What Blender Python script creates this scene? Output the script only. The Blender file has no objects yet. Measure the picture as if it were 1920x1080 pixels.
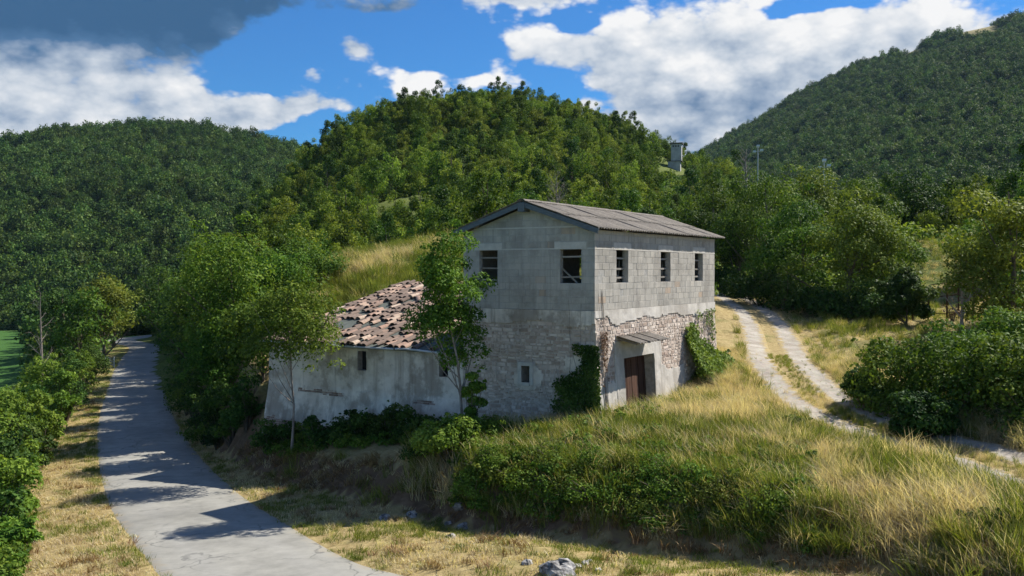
import bpy, math, random
import numpy as np
from mathutils import Vector, Matrix

# ------------------------------------------------------------------ camera, sky, sun, exposure
SC = bpy.context.scene
F = 1800.0                       # focal length in photo pixels (photo 1920 wide)
PITCH = math.atan(31.5 / F)
CAMZ = 7.2
cam_d = bpy.data.cameras.new('camera')
cam_d.sensor_width = 36.0
cam_d.lens = F / 1920 * 36.0
cam_d.clip_start = 0.5
cam_d.clip_end = 8000
cam = bpy.data.objects.new('camera', cam_d)
SC.collection.objects.link(cam)
cam.location = (0, 0, CAMZ)
cam.rotation_euler = (math.pi / 2 - PITCH, 0, 0)
SC.camera = cam

SUN_AZ = math.atan2(0.86, 0.51)          # from +Y towards +X
SUN_EL = math.radians(45.5)
SUN_DIR = Vector((math.sin(SUN_AZ) * math.cos(SUN_EL), math.cos(SUN_AZ) * math.cos(SUN_EL), math.sin(SUN_EL)))
sun_d = bpy.data.lights.new('sun', 'SUN')
sun_d.energy = 5.0
sun_d.angle = math.radians(0.5)
sun_d.color = (1.0, 0.94, 0.84)
sun = bpy.data.objects.new('sun', sun_d)
SC.collection.objects.link(sun)
sun.rotation_euler = SUN_DIR.to_track_quat('Z', 'Y').to_euler()

SC.view_settings.view_transform = 'Standard'
SC.view_settings.look = 'None'
SC.view_settings.exposure = 0.8
SC.view_settings.gamma = 1.0
SC.cycles.use_denoising = True
SC.cycles.max_bounces = 6
SC.cycles.diffuse_bounces = 3
SC.cycles.glossy_bounces = 2
SC.cycles.transmission_bounces = 3
SC.cycles.transparent_max_bounces = 4
SC.cycles.volume_bounces = 0
SC.cycles.caustics_reflective = False
SC.cycles.caustics_refractive = False


class NT:
    """small helper to write node maths as expressions"""
    def __init__(self, tree):
        self.t = tree; self.n = tree.nodes; self.l = tree.links
    def new(self, kind, **kw):
        n = self.n.new(kind)
        for k, v in kw.items():
            setattr(n, k, v)
        return n
    def put(self, sock, v):
        if hasattr(v, 'is_linked') or isinstance(v, bpy.types.NodeSocket):
            self.l.new(v, sock)
        elif v is not None:
            sock.default_value = v
    def m(self, op, a, b=0.0, c=0.0, clamp=False):
        n = self.new('ShaderNodeMath', operation=op, use_clamp=clamp)
        self.put(n.inputs[0], a); self.put(n.inputs[1], b); self.put(n.inputs[2], c)
        return n.outputs[0]
    def vm(self, op, a, b=(0, 0, 0), s=None):
        n = self.new('ShaderNodeVectorMath', operation=op)
        self.put(n.inputs[0], a); self.put(n.inputs[1], b)
        if s is not None: self.put(n.inputs['Scale'], s)
        return n.outputs[0]
    def noise(self, vec, scale, detail=4.0, rough=0.55, lac=2.0, dist=0.0):
        n = self.new('ShaderNodeTexNoise')
        if vec is not None: self.l.new(vec, n.inputs['Vector'])
        n.inputs['Scale'].default_value = scale; n.inputs['Detail'].default_value = detail
        n.inputs['Roughness'].default_value = rough; n.inputs['Lacunarity'].default_value = lac
        n.inputs['Distortion'].default_value = dist
        return n.outputs[0]
    def sstep(self, v, lo, hi, a=0.0, b=1.0):
        n = self.new('ShaderNodeMapRange', interpolation_type='SMOOTHSTEP')
        self.put(n.inputs[0], v); self.put(n.inputs[1], lo); self.put(n.inputs[2], hi)
        self.put(n.inputs[3], a); self.put(n.inputs[4], b)
        return n.outputs[0]
    def mix(self, f, a, b, blend='MIX'):
        n = self.new('ShaderNodeMix', data_type='RGBA', blend_type=blend)
        self.put(n.inputs[0], f)
        self.put(n.inputs[6], a if not isinstance(a, tuple) else (*a[:3], 1.0))
        self.put(n.inputs[7], b if not isinstance(b, tuple) else (*b[:3], 1.0))
        return n.outputs[2]
    def ramp(self, f, stops, interp='LINEAR'):
        n = self.new('ShaderNodeValToRGB')
        self.l.new(f, n.inputs[0])
        cr = n.color_ramp; cr.interpolation = interp
        while len(cr.elements) < len(stops): cr.elements.new(0.5)
        for e, (p, c) in zip(cr.elements, stops):
            e.position = p; e.color = (*c, 1.0)
        return n.outputs[0]


def build_world():
    w = bpy.data.worlds.new('World'); SC.world = w; w.use_nodes = True
    t = w.node_tree; t.nodes.clear(); k = NT(t)
    out = k.new('ShaderNodeOutputWorld'); bg = k.new('ShaderNodeBackground')
    k.l.new(bg.outputs[0], out.inputs[0])
    STR = 0.1
    w.cycles.sampling_method = 'MANUAL'; w.cycles.sample_map_resolution = 256
    bg.inputs[1].default_value = STR
    sky = k.new('ShaderNodeTexSky', sky_type='NISHITA')
    sky.sun_disc = False; sky.sun_elevation = SUN_EL; sky.sun_rotation = SUN_AZ
    sky.altitude = 600; sky.air_density = 1.0; sky.dust_density = 0.2; sky.ozone_density = 3.0
    tc = k.new('ShaderNodeTexCoord'); d = tc.outputs['Generated']
    sep = k.new('ShaderNodeSeparateXYZ'); k.l.new(d, sep.inputs[0])
    az = k.m('ARCTAN2', sep.outputs[0], sep.outputs[1])
    el = k.m('ARCSINE', sep.outputs[2])
    st = k.vm('MULTIPLY', d, (1.0, 1.0, 1.7))
    big = k.noise(st, 2.6, 2.0, 0.5)
    fb = k.noise(st, 13.0, 7.0, 0.55, 2.15)
    fb2 = k.noise(k.vm('ADD', st, (0.014, 0.0, 0.026)), 13.0, 5.0, 0.52, 2.15)
    azel = k.new('ShaderNodeCombineXYZ'); k.l.new(az, azel.inputs[0]); k.l.new(el, azel.inputs[1]); azel = azel.outputs[0]
    # ragged: bend the blob coordinates with the cloud noise
    vor = k.new('ShaderNodeTexVoronoi', feature='F1'); k.l.new(st, vor.inputs['Vector']); vor.inputs['Scale'].default_value = 22.0; vor.inputs['Detail'].default_value = 3.0; vor.inputs['Roughness'].default_value = 0.55
    puff = k.m('SUBTRACT', 0.62, vor.outputs['Distance'])
    wob = k.new('ShaderNodeTexNoise'); k.l.new(st, wob.inputs['Vector']); wob.inputs['Scale'].default_value = 9.0; wob.inputs['Detail'].default_value = 5.0
    azel = k.vm('ADD', azel, k.vm('SCALE', k.vm('SUBTRACT', wob.outputs['Color'], (.5, .5, .5)), s=0.055))
    def total(lst, s=0.0):
        for px, py, sx, sy, wgt in lst:
            a = math.atan((px - 960) / F); e = math.atan((508.5 - py) / F * math.cos(a))
            n = k.new('ShaderNodeVectorMath', operation='MULTIPLY_ADD'); k.l.new(azel, n.inputs[0])
            n.inputs[1].default_value = (F / sx, F / sy, 0); n.inputs[2].default_value = (-a * F / sx, -e * F / sy, 0)
            dt = k.new('ShaderNodeVectorMath', operation='DOT_PRODUCT'); k.l.new(n.outputs[0], dt.inputs[0]); k.l.new(n.outputs[0], dt.inputs[1])
            s = k.m('MULTIPLY_ADD', k.m('POWER', 0.3679, dt.outputs['Value']), wgt, s)
        return s
    cover = total([(130, 200, 340, 75, .55), (150, 20, 430, 80, .85), (520, 212, 150, 28, .45), (663, 98, 50, 28, .62), (575, 155, 28, 18, .45),
                   (765, 165, 66, 44, .85), (905, 162, 62, 22, .70), (745, 15, 90, 26, .50), (970, 90, 80, 45, .60),
                   (1250, 110, 250, 120, .60), (1580, 100, 300, 85, .60), (1380, 225, 230, 60, .55), (1000, -4, 120, 16, .45), (1088, 205, 14, 20, .50),
                   (820, 90, 130, 60, -.85), (500, 130, 100, 55, -.85), (600, 65, 110, 50, -.60), (1530, 6, 100, 18, -1.1), (1085, 36, 46, 20, -.55), (1035, 178, 75, 24, -.6), (590, 258, 140, 20, -.75), (715, 195, 24, 40, -.3), (760, 130, 620, 170, -.14)], 0.16)
    dens = k.m('MULTIPLY_ADD', k.m('SUBTRACT', fb, 0.5), 0.95, cover)
    dens = k.m('MULTIPLY_ADD', k.m('SUBTRACT', big, 0.47), 0.7, dens)
    dens = k.m('MULTIPLY_ADD', puff, 0.42, dens)
    alpha = k.sstep(dens, 0.03, 0.30)
    # light side / shade side of the clouds
    lit = k.m('MULTIPLY_ADD', k.m('SUBTRACT', fb, fb2), 1.4, 0.68)
    lit = k.m('MULTIPLY_ADD', k.m('SUBTRACT', big, 0.5), 0.5, lit)
    lit = k.m('MULTIPLY_ADD', puff, 0.55, lit)
    lit = k.m('MULTIPLY_ADD', k.m('MINIMUM', dens, 0.8), -0.24, lit)
    lit2 = total([(765, 160, 80, 55, .75), (905, 160, 75, 30, .65), (985, 70, 110, 45, .42), (1560, 50, 280, 50, .42), (663, 88, 60, 25, .25), (130, 150, 240, 30, .12), (1180, 15, 260, 30, .35), (1250, 150, 110, 30, .2),
                  (180, 0, 520, 95, -1.45), (600, 20, 160, 40, -.30), (1360, 230, 240, 55, -.22), (200, 235, 330, 30, -.06)], lit)
    ccol = k.ramp(k.m('MULTIPLY_ADD', lit2, 0.5, 0.40, clamp=True),
                  [(0.0, (.030, .105, .235)), (0.22, (.065, .160, .32)), (0.42, (.37, .45, .57)), (0.58, (.63, .68, .75)), (0.80, (.97, .96, .95))])
    ccol = k.vm('SCALE', ccol, s=0.57 / STR)
    skyc = k.vm('MULTIPLY', sky.outputs[0], (0.185, 0.45, 0.67))
    deep = k.sstep(el, 0.0, 0.35)
    skyc = k.mix(deep, skyc, k.vm('MULTIPLY', skyc, (0.8, 0.95, 1.05)))
    col = k.mix(alpha, skyc, ccol)
    k.l.new(col, bg.inputs[0])


build_world()

# ------------------------------------------------------------------ small tools
rng = np.random.default_rng(7)
R = random.Random(11)
COL = SC.collection


def proj(X, Y, Z):
    """world -> photo pixel"""
    c, s = math.cos(PITCH), math.sin(PITCH)
    dz = Z - CAMZ
    f = Y * c - dz * s
    u = Y * s + dz * c
    return 960 + F * X / f, 540 - F * u / f


def unproj(px, py, z):
    """photo pixel + known height -> world (X, Y)"""
    c, s = math.cos(PITCH), math.sin(PITCH)
    dx = (px - 960) / F; du = (540 - py) / F
    ry = c + du * s; rz = -s + du * c
    t = (z - CAMZ) / rz
    return dx * t, ry * t


def hash2(ix, iy, seed):
    h = (ix.astype(np.int64) * 374761393 + iy.astype(np.int64) * 668265263 + seed * 1442695041) & 0x7fffffff
    h = (h ^ (h >> 13)) * 1274126177 & 0x7fffffff
    return ((h ^ (h >> 16)) & 0xffff) / 65535.0


def vnoise(x, y, seed=0):
    x = np.asarray(x, float); y = np.asarray(y, float)
    ix = np.floor(x); iy = np.floor(y)
    fx = x - ix; fy = y - iy
    fx = fx * fx * (3 - 2 * fx); fy = fy * fy * (3 - 2 * fy)
    a = hash2(ix, iy, seed); b = hash2(ix + 1, iy, seed); c = hash2(ix, iy + 1, seed); d = hash2(ix + 1, iy + 1, seed)
    return (a * (1 - fx) + b * fx) * (1 - fy) + (c * (1 - fx) + d * fx) * fy


def fbm(x, y, seed=0, octv=4):
    s = 0; a = 0.5; tot = 0
    for o in range(octv):
        s = s + a * vnoise(np.asarray(x) * 2 ** o, np.asarray(y) * 2 ** o, seed + o * 17); tot += a; a *= 0.5
    return s / tot


def sst(v, lo, hi):
    t = np.clip((v - lo) / (hi - lo), 0, 1)
    return t * t * (3 - 2 * t)


def mesh_np(name, verts, faces, tint=None, mats=None, smooth=False):
    """verts (n,3); faces list or (m,k) array"""
    me = bpy.data.meshes.new(name)
    verts = np.asarray(verts, np.float32)
    if isinstance(faces, np.ndarray):
        m, kk = faces.shape
        me.vertices.add(len(verts)); me.vertices.foreach_set('co', verts.ravel())
        me.loops.add(m * kk); me.loops.foreach_set('vertex_index', faces.astype(np.int32).ravel())
        me.polygons.add(m)
        me.polygons.foreach_set('loop_start', np.arange(0, m * kk, kk, dtype=np.int32))
        me.polygons.foreach_set('loop_total', np.full(m, kk, np.int32))
        me.update(calc_edges=True)
    else:
        me.from_pydata(verts.tolist(), [], faces); me.update()
    if tint is not None:
        at = me.attributes.new('tint', 'FLOAT', 'POINT'); at.data.foreach_set('value', np.asarray(tint, np.float32))
    if smooth:
        me.polygons.foreach_set('use_smooth', np.ones(len(me.polygons), bool))
    return me


def attr(me, name, vals):
    at = me.attributes.new(name, 'FLOAT', 'POINT'); at.data.foreach_set('value', np.asarray(vals, np.float32))


def obj(name, me, mat=None, parent=None, loc=None, rot=None, scale=None):
    o = bpy.data.objects.new(name, me); COL.objects.link(o)
    if mat is not None and me is not None and len(me.materials) == 0: me.materials.append(mat)
    if parent is not None: o.parent = parent
    if loc is not None: o.location = loc
    if rot is not None: o.rotation_euler = rot
    if scale is not None: o.scale = scale
    return o


def tag(o, label=None, cat=None, group=None, kind=None):
    if label: o['label'] = label
    if cat: o['category'] = cat
    if group: o['group'] = group
    if kind: o['kind'] = kind
    return o


def empty(name, loc=(0, 0, 0), rz=0.0):
    o = bpy.data.objects.new(name, None); COL.objects.link(o)
    o.empty_display_size = 0.3; o.location = loc; o.rotation_euler = (0, 0, rz)
    return o


class MB:
    def __init__(self): self.v = []; self.f = []; self.t = []
    def hexa(self, p, tint=0.5):
        """8 points: bottom ring 0-3, top ring 4-7"""
        b = len(self.v); self.v += [tuple(q) for q in p]; self.t += [tint] * 8
        for q in ((3, 2, 1, 0), (4, 5, 6, 7), (0, 1, 5, 4), (1, 2, 6, 5), (2, 3, 7, 6), (3, 0, 4, 7)):
            self.f.append(tuple(b + i for i in q))
    def box(self, x0, x1, y0, y1, z0, z1, tint=0.5, fn=None):
        p = [(x0, y0, z0), (x1, y0, z0), (x1, y1, z0), (x0, y1, z0), (x0, y0, z1), (x1, y0, z1), (x1, y1, z1), (x0, y1, z1)]
        if fn: p = [fn(*q) for q in p]
        self.hexa(p, tint)
    def bar(self, a, b, w, h, tint=0.5, up=(0, 0, 1)):
        a = Vector(a); b = Vector(b); d = (b - a).normalized(); s = d.cross(Vector(up))
        if s.length < 1e-4: s = d.cross(Vector((1, 0, 0)))
        s.normalize(); u = s.cross(d)
        s = s * w / 2; u = u * h / 2
        self.hexa([a - s - u, a + s - u, a + s + u, a - s + u, b - s - u, b + s - u, b + s + u, b - s + u], tint)
    def tube(self, pts, rad, n=6, tint=0.5):
        pts = [Vector(p) for p in pts]; b = len(self.v)
        for i, p in enumerate(pts):
            d = (pts[min(i + 1, len(pts) - 1)] - pts[max(i - 1, 0)]).normalized()
            s = d.cross(Vector((0.13, 0.97, 0.21))); s.normalize(); u = d.cross(s)
            r = rad[i] if hasattr(rad, '__len__') else rad
            for j in range(n):
                a = 2 * math.pi * j / n
                self.v.append(tuple(p + s * (r * math.cos(a)) + u * (r * math.sin(a)))); self.t.append(tint)
        for i in range(len(pts) - 1):
            for j in range(n):
                q = b + i * n
                self.f.append((q + j, q + (j + 1) % n, q + n + (j + 1) % n, q + n + j))
        self.f.append(tuple(b + j for j in range(n))[::-1])
        self.f.append(tuple(b + (len(pts) - 1) * n + j for j in range(n)))
    def mesh(self, name='m'):
        return mesh_np(name, self.v, self.f, self.t)
    def build(self, name, mat, parent=None, **kw):
        return obj(name, self.mesh(name), mat, parent, **kw)


# ------------------------------------------------------------------ materials
def material(name, fn):
    m = bpy.data.materials.new(name); m.use_nodes = True
    t = m.node_tree; t.nodes.clear(); k = NT(t)
    out = k.new('ShaderNodeOutputMaterial')
    sh = fn(k)
    k.l.new(sh, out.inputs[0])
    return m


def principled(k, col, rough=0.8, spec=0.3, bump=None, bstr=0.3, bdist=0.02, metal=0.0):
    p = k.new('ShaderNodeBsdfPrincipled')
    k.put(p.inputs['Base Color'], col if not isinstance(col, tuple) else (*col, 1.0))
    k.put(p.inputs['Roughness'], rough); k.put(p.inputs['Specular IOR Level'], spec); k.put(p.inputs['Metallic'], metal)
    if bump is not None:
        b = k.new('ShaderNodeBump'); b.inputs['Strength'].default_value = bstr; b.inputs['Distance'].default_value = bdist
        k.l.new(bump, b.inputs['Height']); k.l.new(b.outputs[0], p.inputs['Normal'])
    return p.outputs[0]


def oco(k): return k.new('ShaderNodeTexCoord').outputs['Object']
def geo(k): return k.new('ShaderNodeNewGeometry').outputs['Position']
def at(k, name): 
    n = k.new('ShaderNodeAttribute'); n.attribute_name = name; return n.outputs['Fac']
def rnd(k): return k.new('ShaderNodeObjectInfo').outputs['Random']


def foliage_mat(name, dark, mid, light, trans=0.28, spread=0.35):
    def fn(k):
        t = at(k, 'tint')
        c = k.ramp(t, [(0.0, dark), (0.5, mid), (1.0, light)])
        r = rnd(k)
        hs = k.new('ShaderNodeHueSaturation')
        k.put(hs.inputs['Hue'], k.m('MULTIPLY_ADD', r, 0.035, 0.4825))
        k.put(hs.inputs['Saturation'], 1.0)
        k.put(hs.inputs['Value'], k.m('MULTIPLY_ADD', k.m('FRACT', k.m('MULTIPLY', r, 7.3)), spread, 1.0 - spread / 2))
        k.l.new(c, hs.inputs['Color']); c = hs.outputs[0]
        p = principled(k, c, 0.6, 0.08)
        tr = k.new('ShaderNodeBsdfTranslucent')
        k.l.new(k.mix(1.0, c, (1.25, 1.2, 0.6), 'MULTIPLY'), tr.inputs[0])
        mx = k.new('ShaderNodeMixShader'); mx.inputs[0].default_value = trans
        k.l.new(p, mx.inputs[1]); k.l.new(tr.outputs[0], mx.inputs[2])
        return mx.outputs[0]
    return material(name, fn)


M = {}
M['leaf'] = foliage_mat('leaf_green', (.024, .060, .009), (.076, .142, .018), (.170, .250, .034), .27)
M['leaf_fresh'] = foliage_mat('leaf_fresh', (.040, .090, .011), (.106, .190, .024), (.215, .310, .046), .30)
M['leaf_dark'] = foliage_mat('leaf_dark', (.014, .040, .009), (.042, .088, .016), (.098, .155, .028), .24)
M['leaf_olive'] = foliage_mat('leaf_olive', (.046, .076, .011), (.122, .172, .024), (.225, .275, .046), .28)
M['leaf_far'] = foliage_mat('leaf_far', (.020, .052, .013), (.058, .110, .023), (.135, .195, .042), 0.26, 0.9)
M['leaf_hill'] = foliage_mat('leaf_hill', (.036, .076, .010), (.124, .192, .025), (.265, .325, .050), 0.32, 0.75)
M['leaf_brown'] = foliage_mat('leaf_brown', (.07, .035, .022), (.15, .082, .055), (.24, .15, .10), 0.15)
M['straw'] = foliage_mat('straw', (.34, .275, .150), (.55, .465, .285), (.74, .655, .455), 0.42, 0.3)
M['straw_green'] = foliage_mat('grass_green', (.085, .125, .018), (.170, .205, .036), (.30, .31, .085), 0.40, 0.4)
M['straw_brown'] = foliage_mat('straw_brown', (.12, .072, .032), (.23, .148, .068), (.37, .26, .13), 0.25, 0.4)
M['flower'] = material('flower', lambda k: principled(k, (.60, .62, .42), 0.7, 0.2))


def bark(k):
    n = k.noise(k.vm('MULTIPLY', oco(k), (1, 1, 0.25)), 14, 5, 0.6)
    return principled(k, k.ramp(n, [(0.3, (.05, .038, .027)), (0.7, (.19, .155, .115))]), 0.9, 0.2, n, 0.6, 0.03)
M['bark'] = material('bark', bark)
M['bark_pale'] = material('bark_pale', lambda k: principled(k, k.ramp(k.noise(oco(k), 9, 5, 0.6), [(0.3, (.20, .18, .15)), (0.7, (.46, .43, .37))]), 0.9, 0.2))
M['bark_dead'] = material('bark_dead', lambda k: principled(k, k.ramp(k.noise(oco(k), 6, 4, 0.6), [(0.3, (.16, .13, .11)), (0.7, (.33, .29, .25))]), 0.9, 0.2))


def ground_fn(k):
    p = geo(k)
    n1 = k.noise(p, 0.55, 6, 0.6); n2 = k.noise(p, 5.0, 6, 0.65); n3 = k.noise(p, 40.0, 3, 0.6)
    straw = k.ramp(n2, [(0.25, (.19, .135, .060)), (0.5, (.33, .255, .118)), (0.75, (.45, .36, .180))])
    green = k.ramp(n2, [(0.25, (.045, .065, .014)), (0.5, (.10, .13, .030)), (0.8, (.20, .21, .06))])
    soil = k.ramp(n2, [(0.2, (.075, .044, .024)), (0.5, (.155, .098, .058)), (0.8, (.27, .185, .115))])
    gm = k.sstep(k.m('ADD', at(k, 'green'), k.m('MULTIPLY', k.m('SUBTRACT', n1, 0.5), 1.1)), 0.30, 0.70)
    sm = k.sstep(k.m('ADD', at(k, 'soil'), k.m('MULTIPLY', k.m('SUBTRACT', n2, 0.5), 0.9)), 0.35, 0.75)
    c = k.mix(gm, straw, green); c = k.mix(sm, c, soil)
    fm = at(k, 'field')
    c = k.mix(fm, c, k.ramp(n2, [(0.3, (.035, .095, .020)), (0.7, (.060, .135, .028))]))
    return principled(k, c, 0.95, 0.1, k.m('ADD', n2, k.m('MULTIPLY', n3, 0.5)), 0.7, 0.06)
M['ground'] = material('ground', ground_fn)


def asphalt(k):
    p = geo(k)
    n1 = k.noise(p, 0.35, 5, 0.6); n2 = k.noise(p, 60, 3, 0.7); n3 = k.noise(k.vm('MULTIPLY', p, (1, 1, 1)), 2.3, 6, 0.65)
    c = k.ramp(k.m('ADD', k.m('MULTIPLY', n1, 0.55), k.m('MULTIPLY', n3, 0.45)), [(0.34, (.175, .172, .153)), (0.5, (.258, .252, .224)), (0.66, (.335, .327, .290))])
    c = k.mix(k.sstep(n2, 0.60, 0.78), c, (.105, .104, .098))
    edge = at(k, 'edge')
    wheel = k.m('MULTIPLY', k.sstep(k.m('ABSOLUTE', k.m('SUBTRACT', edge, 0.42)), 0.0, 0.22, 1.0, 0.0), k.m('MULTIPLY_ADD', n1, 0.9, 0.1))
    c = k.mix(k.m('MULTIPLY', wheel, 0.45), c, (.315, .31, .29))
    c = k.mix(k.m('MULTIPLY', k.sstep(k.noise(p, 0.22, 2, 0.5), 0.56, 0.60), 0.22), c, (.14, .14, .135))
    e = k.sstep(k.m('ADD', edge, k.m('MULTIPLY', k.m('SUBTRACT', n3, 0.5), 0.7)), 0.72, 1.0)
    c = k.mix(e, c, (.25, .22, .165))
    cr = k.new('ShaderNodeTexVoronoi', feature='DISTANCE_TO_EDGE'); wn = k.new('ShaderNodeTexNoise'); k.l.new(p, wn.inputs['Vector']); wn.inputs['Scale'].default_value = 1.5; wn.inputs['Detail'].default_value = 4.0; k.l.new(k.vm('ADD', p, k.vm('SCALE', wn.outputs[1], s=0.9)), cr.inputs['Vector']); cr.inputs['Scale'].default_value = 0.55
    crack = k.m('MULTIPLY', k.sstep(cr.outputs[0], 0.0, 0.022, 1.0, 0.0), k.sstep(n1, 0.45, 0.55))
    c = k.mix(k.m('MULTIPLY', crack, 0.7), c, (.09, .09, .085))
    return principled(k, c, 0.85, 0.3, n2, 0.35, 0.01)
M['asphalt'] = material('asphalt', asphalt)


def gravel(k):
    p = geo(k)
    v = k.new('ShaderNodeTexVoronoi'); k.l.new(p, v.inputs['Vector']); v.inputs['Scale'].default_value = 9.0
    n = k.noise(p, 1.2, 6, 0.65)
    c = k.mix(0.3, k.ramp(n, [(0.3, (.24, .205, .165)), (0.7, (.44, .40, .34))]), v.outputs['Color'], 'MULTIPLY')
    c = k.mix(0.75, c, k.ramp(n, [(0.25, (.22, .19, .145)), (0.7, (.45, .415, .36))]))
    n4 = k.noise(p, 3.0, 6, 0.65)
    straw = k.ramp(k.noise(p, 5.0, 6, 0.65), [(0.25, (.19, .135, .060)), (0.5, (.33, .255, .118)), (0.75, (.45, .36, .180))])
    em = k.sstep(k.m('ADD', at(k, 'edge'), k.m('MULTIPLY', k.m('SUBTRACT', n4, 0.5), 1.5)), 0.34, 0.66)
    c = k.mix(em, c, straw)
    return principled(k, c, 0.95, 0.15, v.outputs['Distance'], 0.5, 0.03)
M['gravel'] = material('gravel', gravel)


def block_fn(k):
    p = oco(k); r = rnd(k)
    off = k.vm('ADD', geo(k), k.vm('SCALE', (1.0, 1.7, 2.3) if False else k.new('ShaderNodeCombineXYZ').outputs[0], s=1.0))
    n = k.noise(off, 3.0, 6, 0.65); f = k.noise(off, 45, 3, 0.7)
    v = k.m('MULTIPLY_ADD', r, 0.32, 0.34)
    v = k.m('ADD', k.m('MULTIPLY', v, 0.6), k.m('MULTIPLY', n, 0.4))
    c = k.ramp(v, [(0.25, (.335, .32, .29)), (0.5, (.445, .42, .375)), (0.78, (.56, .52, .455))])
    c = k.mix(k.sstep(r, 0.975, 0.985), c, (.45, .36, .28))
    # rain streaks: real stains on the blocks
    s = k.noise(k.vm('MULTIPLY', geo(k), (6, 6, 0.35)), 1.0, 5, 0.6)
    c = k.mix(k.m('MULTIPLY', k.sstep(s, 0.48, 0.70), 0.5), c, (.24, .235, .22))
    c = k.mix(k.m('MULTIPLY', k.sstep(k.noise(geo(k), 0.8, 6, .65), 0.46, 0.62), 0.6), c, (.25, .235, .21))
    c = k.mix(k.m('MULTIPLY', k.sstep(f, 0.6, 0.8), 0.25), c, (.20, .195, .185))
    return principled(k, c, 0.95, 0.15, f, 0.6, 0.01)
M['block'] = material('concrete_block', block_fn)
M['mortar'] = material('mortar', lambda k: principled(k, k.ramp(k.noise(geo(k), 8, 6, 0.65), [(0.3, (.30, .29, .27)), (0.7, (.46, .445, .415))]), 0.95, 0.1, k.noise(geo(k), 40, 3), 0.5, 0.01))
M['lintel'] = material('lintel_concrete', lambda k: principled(k, k.ramp(k.noise(geo(k), 5, 6, 0.65), [(0.3, (.46, .435, .39)), (0.7, (.60, .57, .515))]), 0.92, 0.15, k.noise(geo(k), 50, 3), 0.3, 0.01))


def stone_fn(k):
    t = at(k, 'tint'); n = k.noise(geo(k), 9, 6, 0.65); f = k.noise(geo(k), 45, 3)
    v = k.m('ADD', k.m('MULTIPLY', t, 0.65), k.m('MULTIPLY', n, 0.35))
    c = k.ramp(v, [(0.15, (.36, .275, .22)), (0.4, (.49, .40, .335)), (0.6, (.59, .505, .435)), (0.85, (.72, .63, .55))])
    c = k.mix(k.m('MULTIPLY', k.sstep(k.noise(geo(k), 1.3, 4), 0.5, 0.7), 0.35), c, (.40, .27, .22))
    c = k.mix(k.m('MULTIPLY', k.sstep(k.noise(k.vm('MULTIPLY', geo(k), (1.4, 1.4, .7)), 1.0, 6, .65), 0.48, 0.66), 0.55), c, (.19, .165, .14))
    return principled(k, c, 0.95, 0.15, f, 0.6, 0.015)
M['stone'] = material('wall_stone', stone_fn)
M['stone_mortar'] = material('stone_mortar', lambda k: principled(k, k.ramp(k.noise(geo(k), 6, 6, 0.65), [(0.3, (.34, .28, .225)), (0.55, (.52, .445, .38)), (0.75, (.64, .565, .49))]), 0.95, 0.1, k.noise(geo(k), 30, 4), 0.7, 0.03))


def plaster_fn(dark, light, stain):
    def fn(k):
        p = geo(k)
        n = k.noise(p, 1.5, 7, 0.62); f = k.noise(p, 25, 4, 0.6)
        c = k.ramp(n, [(0.3, dark), (0.65, light)])
        s = k.noise(k.vm('MULTIPLY', p, (3.2, 3.2, 0.30)), 1.0, 6, 0.6)
        c = k.mix(k.m('MULTIPLY', k.sstep(s, 0.48, 0.68), 0.6), c, stain)
        b = k.noise(p, 0.85, 7, 0.66)
        c = k.mix(k.m('MULTIPLY', k.sstep(b, 0.47, 0.60), 0.65), c, stain)
        q = k.noise(p, 3.5, 6, 0.7)
        c = k.mix(k.m('MULTIPLY', k.sstep(q, 0.55, 0.68), 0.4), c, stain)
        return principled(k, c, 0.95, 0.12, k.m('ADD', n, k.m('MULTIPLY', f, 0.4)), 0.5, 0.03)
    return fn
M['plaster'] = material('plaster_pale', plaster_fn((.46, .43, .385), (.62, .59, .54), (.36, .33, .29)))
M['plaster_grey'] = material('plaster_grey', plaster_fn((.50, .44, .37), (.76, .69, .60), (.25, .205, .165)))
M['plaster_rough'] = material('plaster_rough', plaster_fn((.34, .325, .30), (.48, .46, .43), (.24, .225, .20)))
M['brick'] = material('old_brick', lambda k: principled(k, k.ramp(k.m('ADD', k.m('MULTIPLY', at(k, 'tint'), 0.6), k.m('MULTIPLY', k.noise(geo(k), 12, 5), 0.4)), [(0.2, (.20, .135, .105)), (0.6, (.31, .22, .175)), (0.9, (.42, .34, .285))]), 0.95, 0.1))


def sheet_fn(k):
    p = geo(k); n = k.noise(p, 7, 7, 0.72); f = k.noise(p, 38, 4, 0.7); r = rnd(k)
    v = k.m('ADD', k.m('MULTIPLY', n, 0.55), k.m('MULTIPLY', f, 0.45))
    c = k.ramp(v, [(0.30, (.075, .066, .056)), (0.46, (.165, .148, .130)), (0.58, (.235, .215, .19)), (0.72, (.33, .31, .275))])
    c = k.mix(k.m('MULTIPLY', r, 0.3), c, (.13, .115, .10))
    return principled(k, c, 0.95, 0.15, v, 0.7, 0.02)
M['sheet'] = material('fibre_cement', sheet_fn)
M['fascia'] = material('fascia_board', lambda k: principled(k, k.ramp(k.noise(k.vm('MULTIPLY', oco(k), (1, 1, 6)), 6, 4), [(0.3, (.085, .105, .120)), (0.7, (.135, .160, .180))]), 0.75, 0.3))


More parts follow.
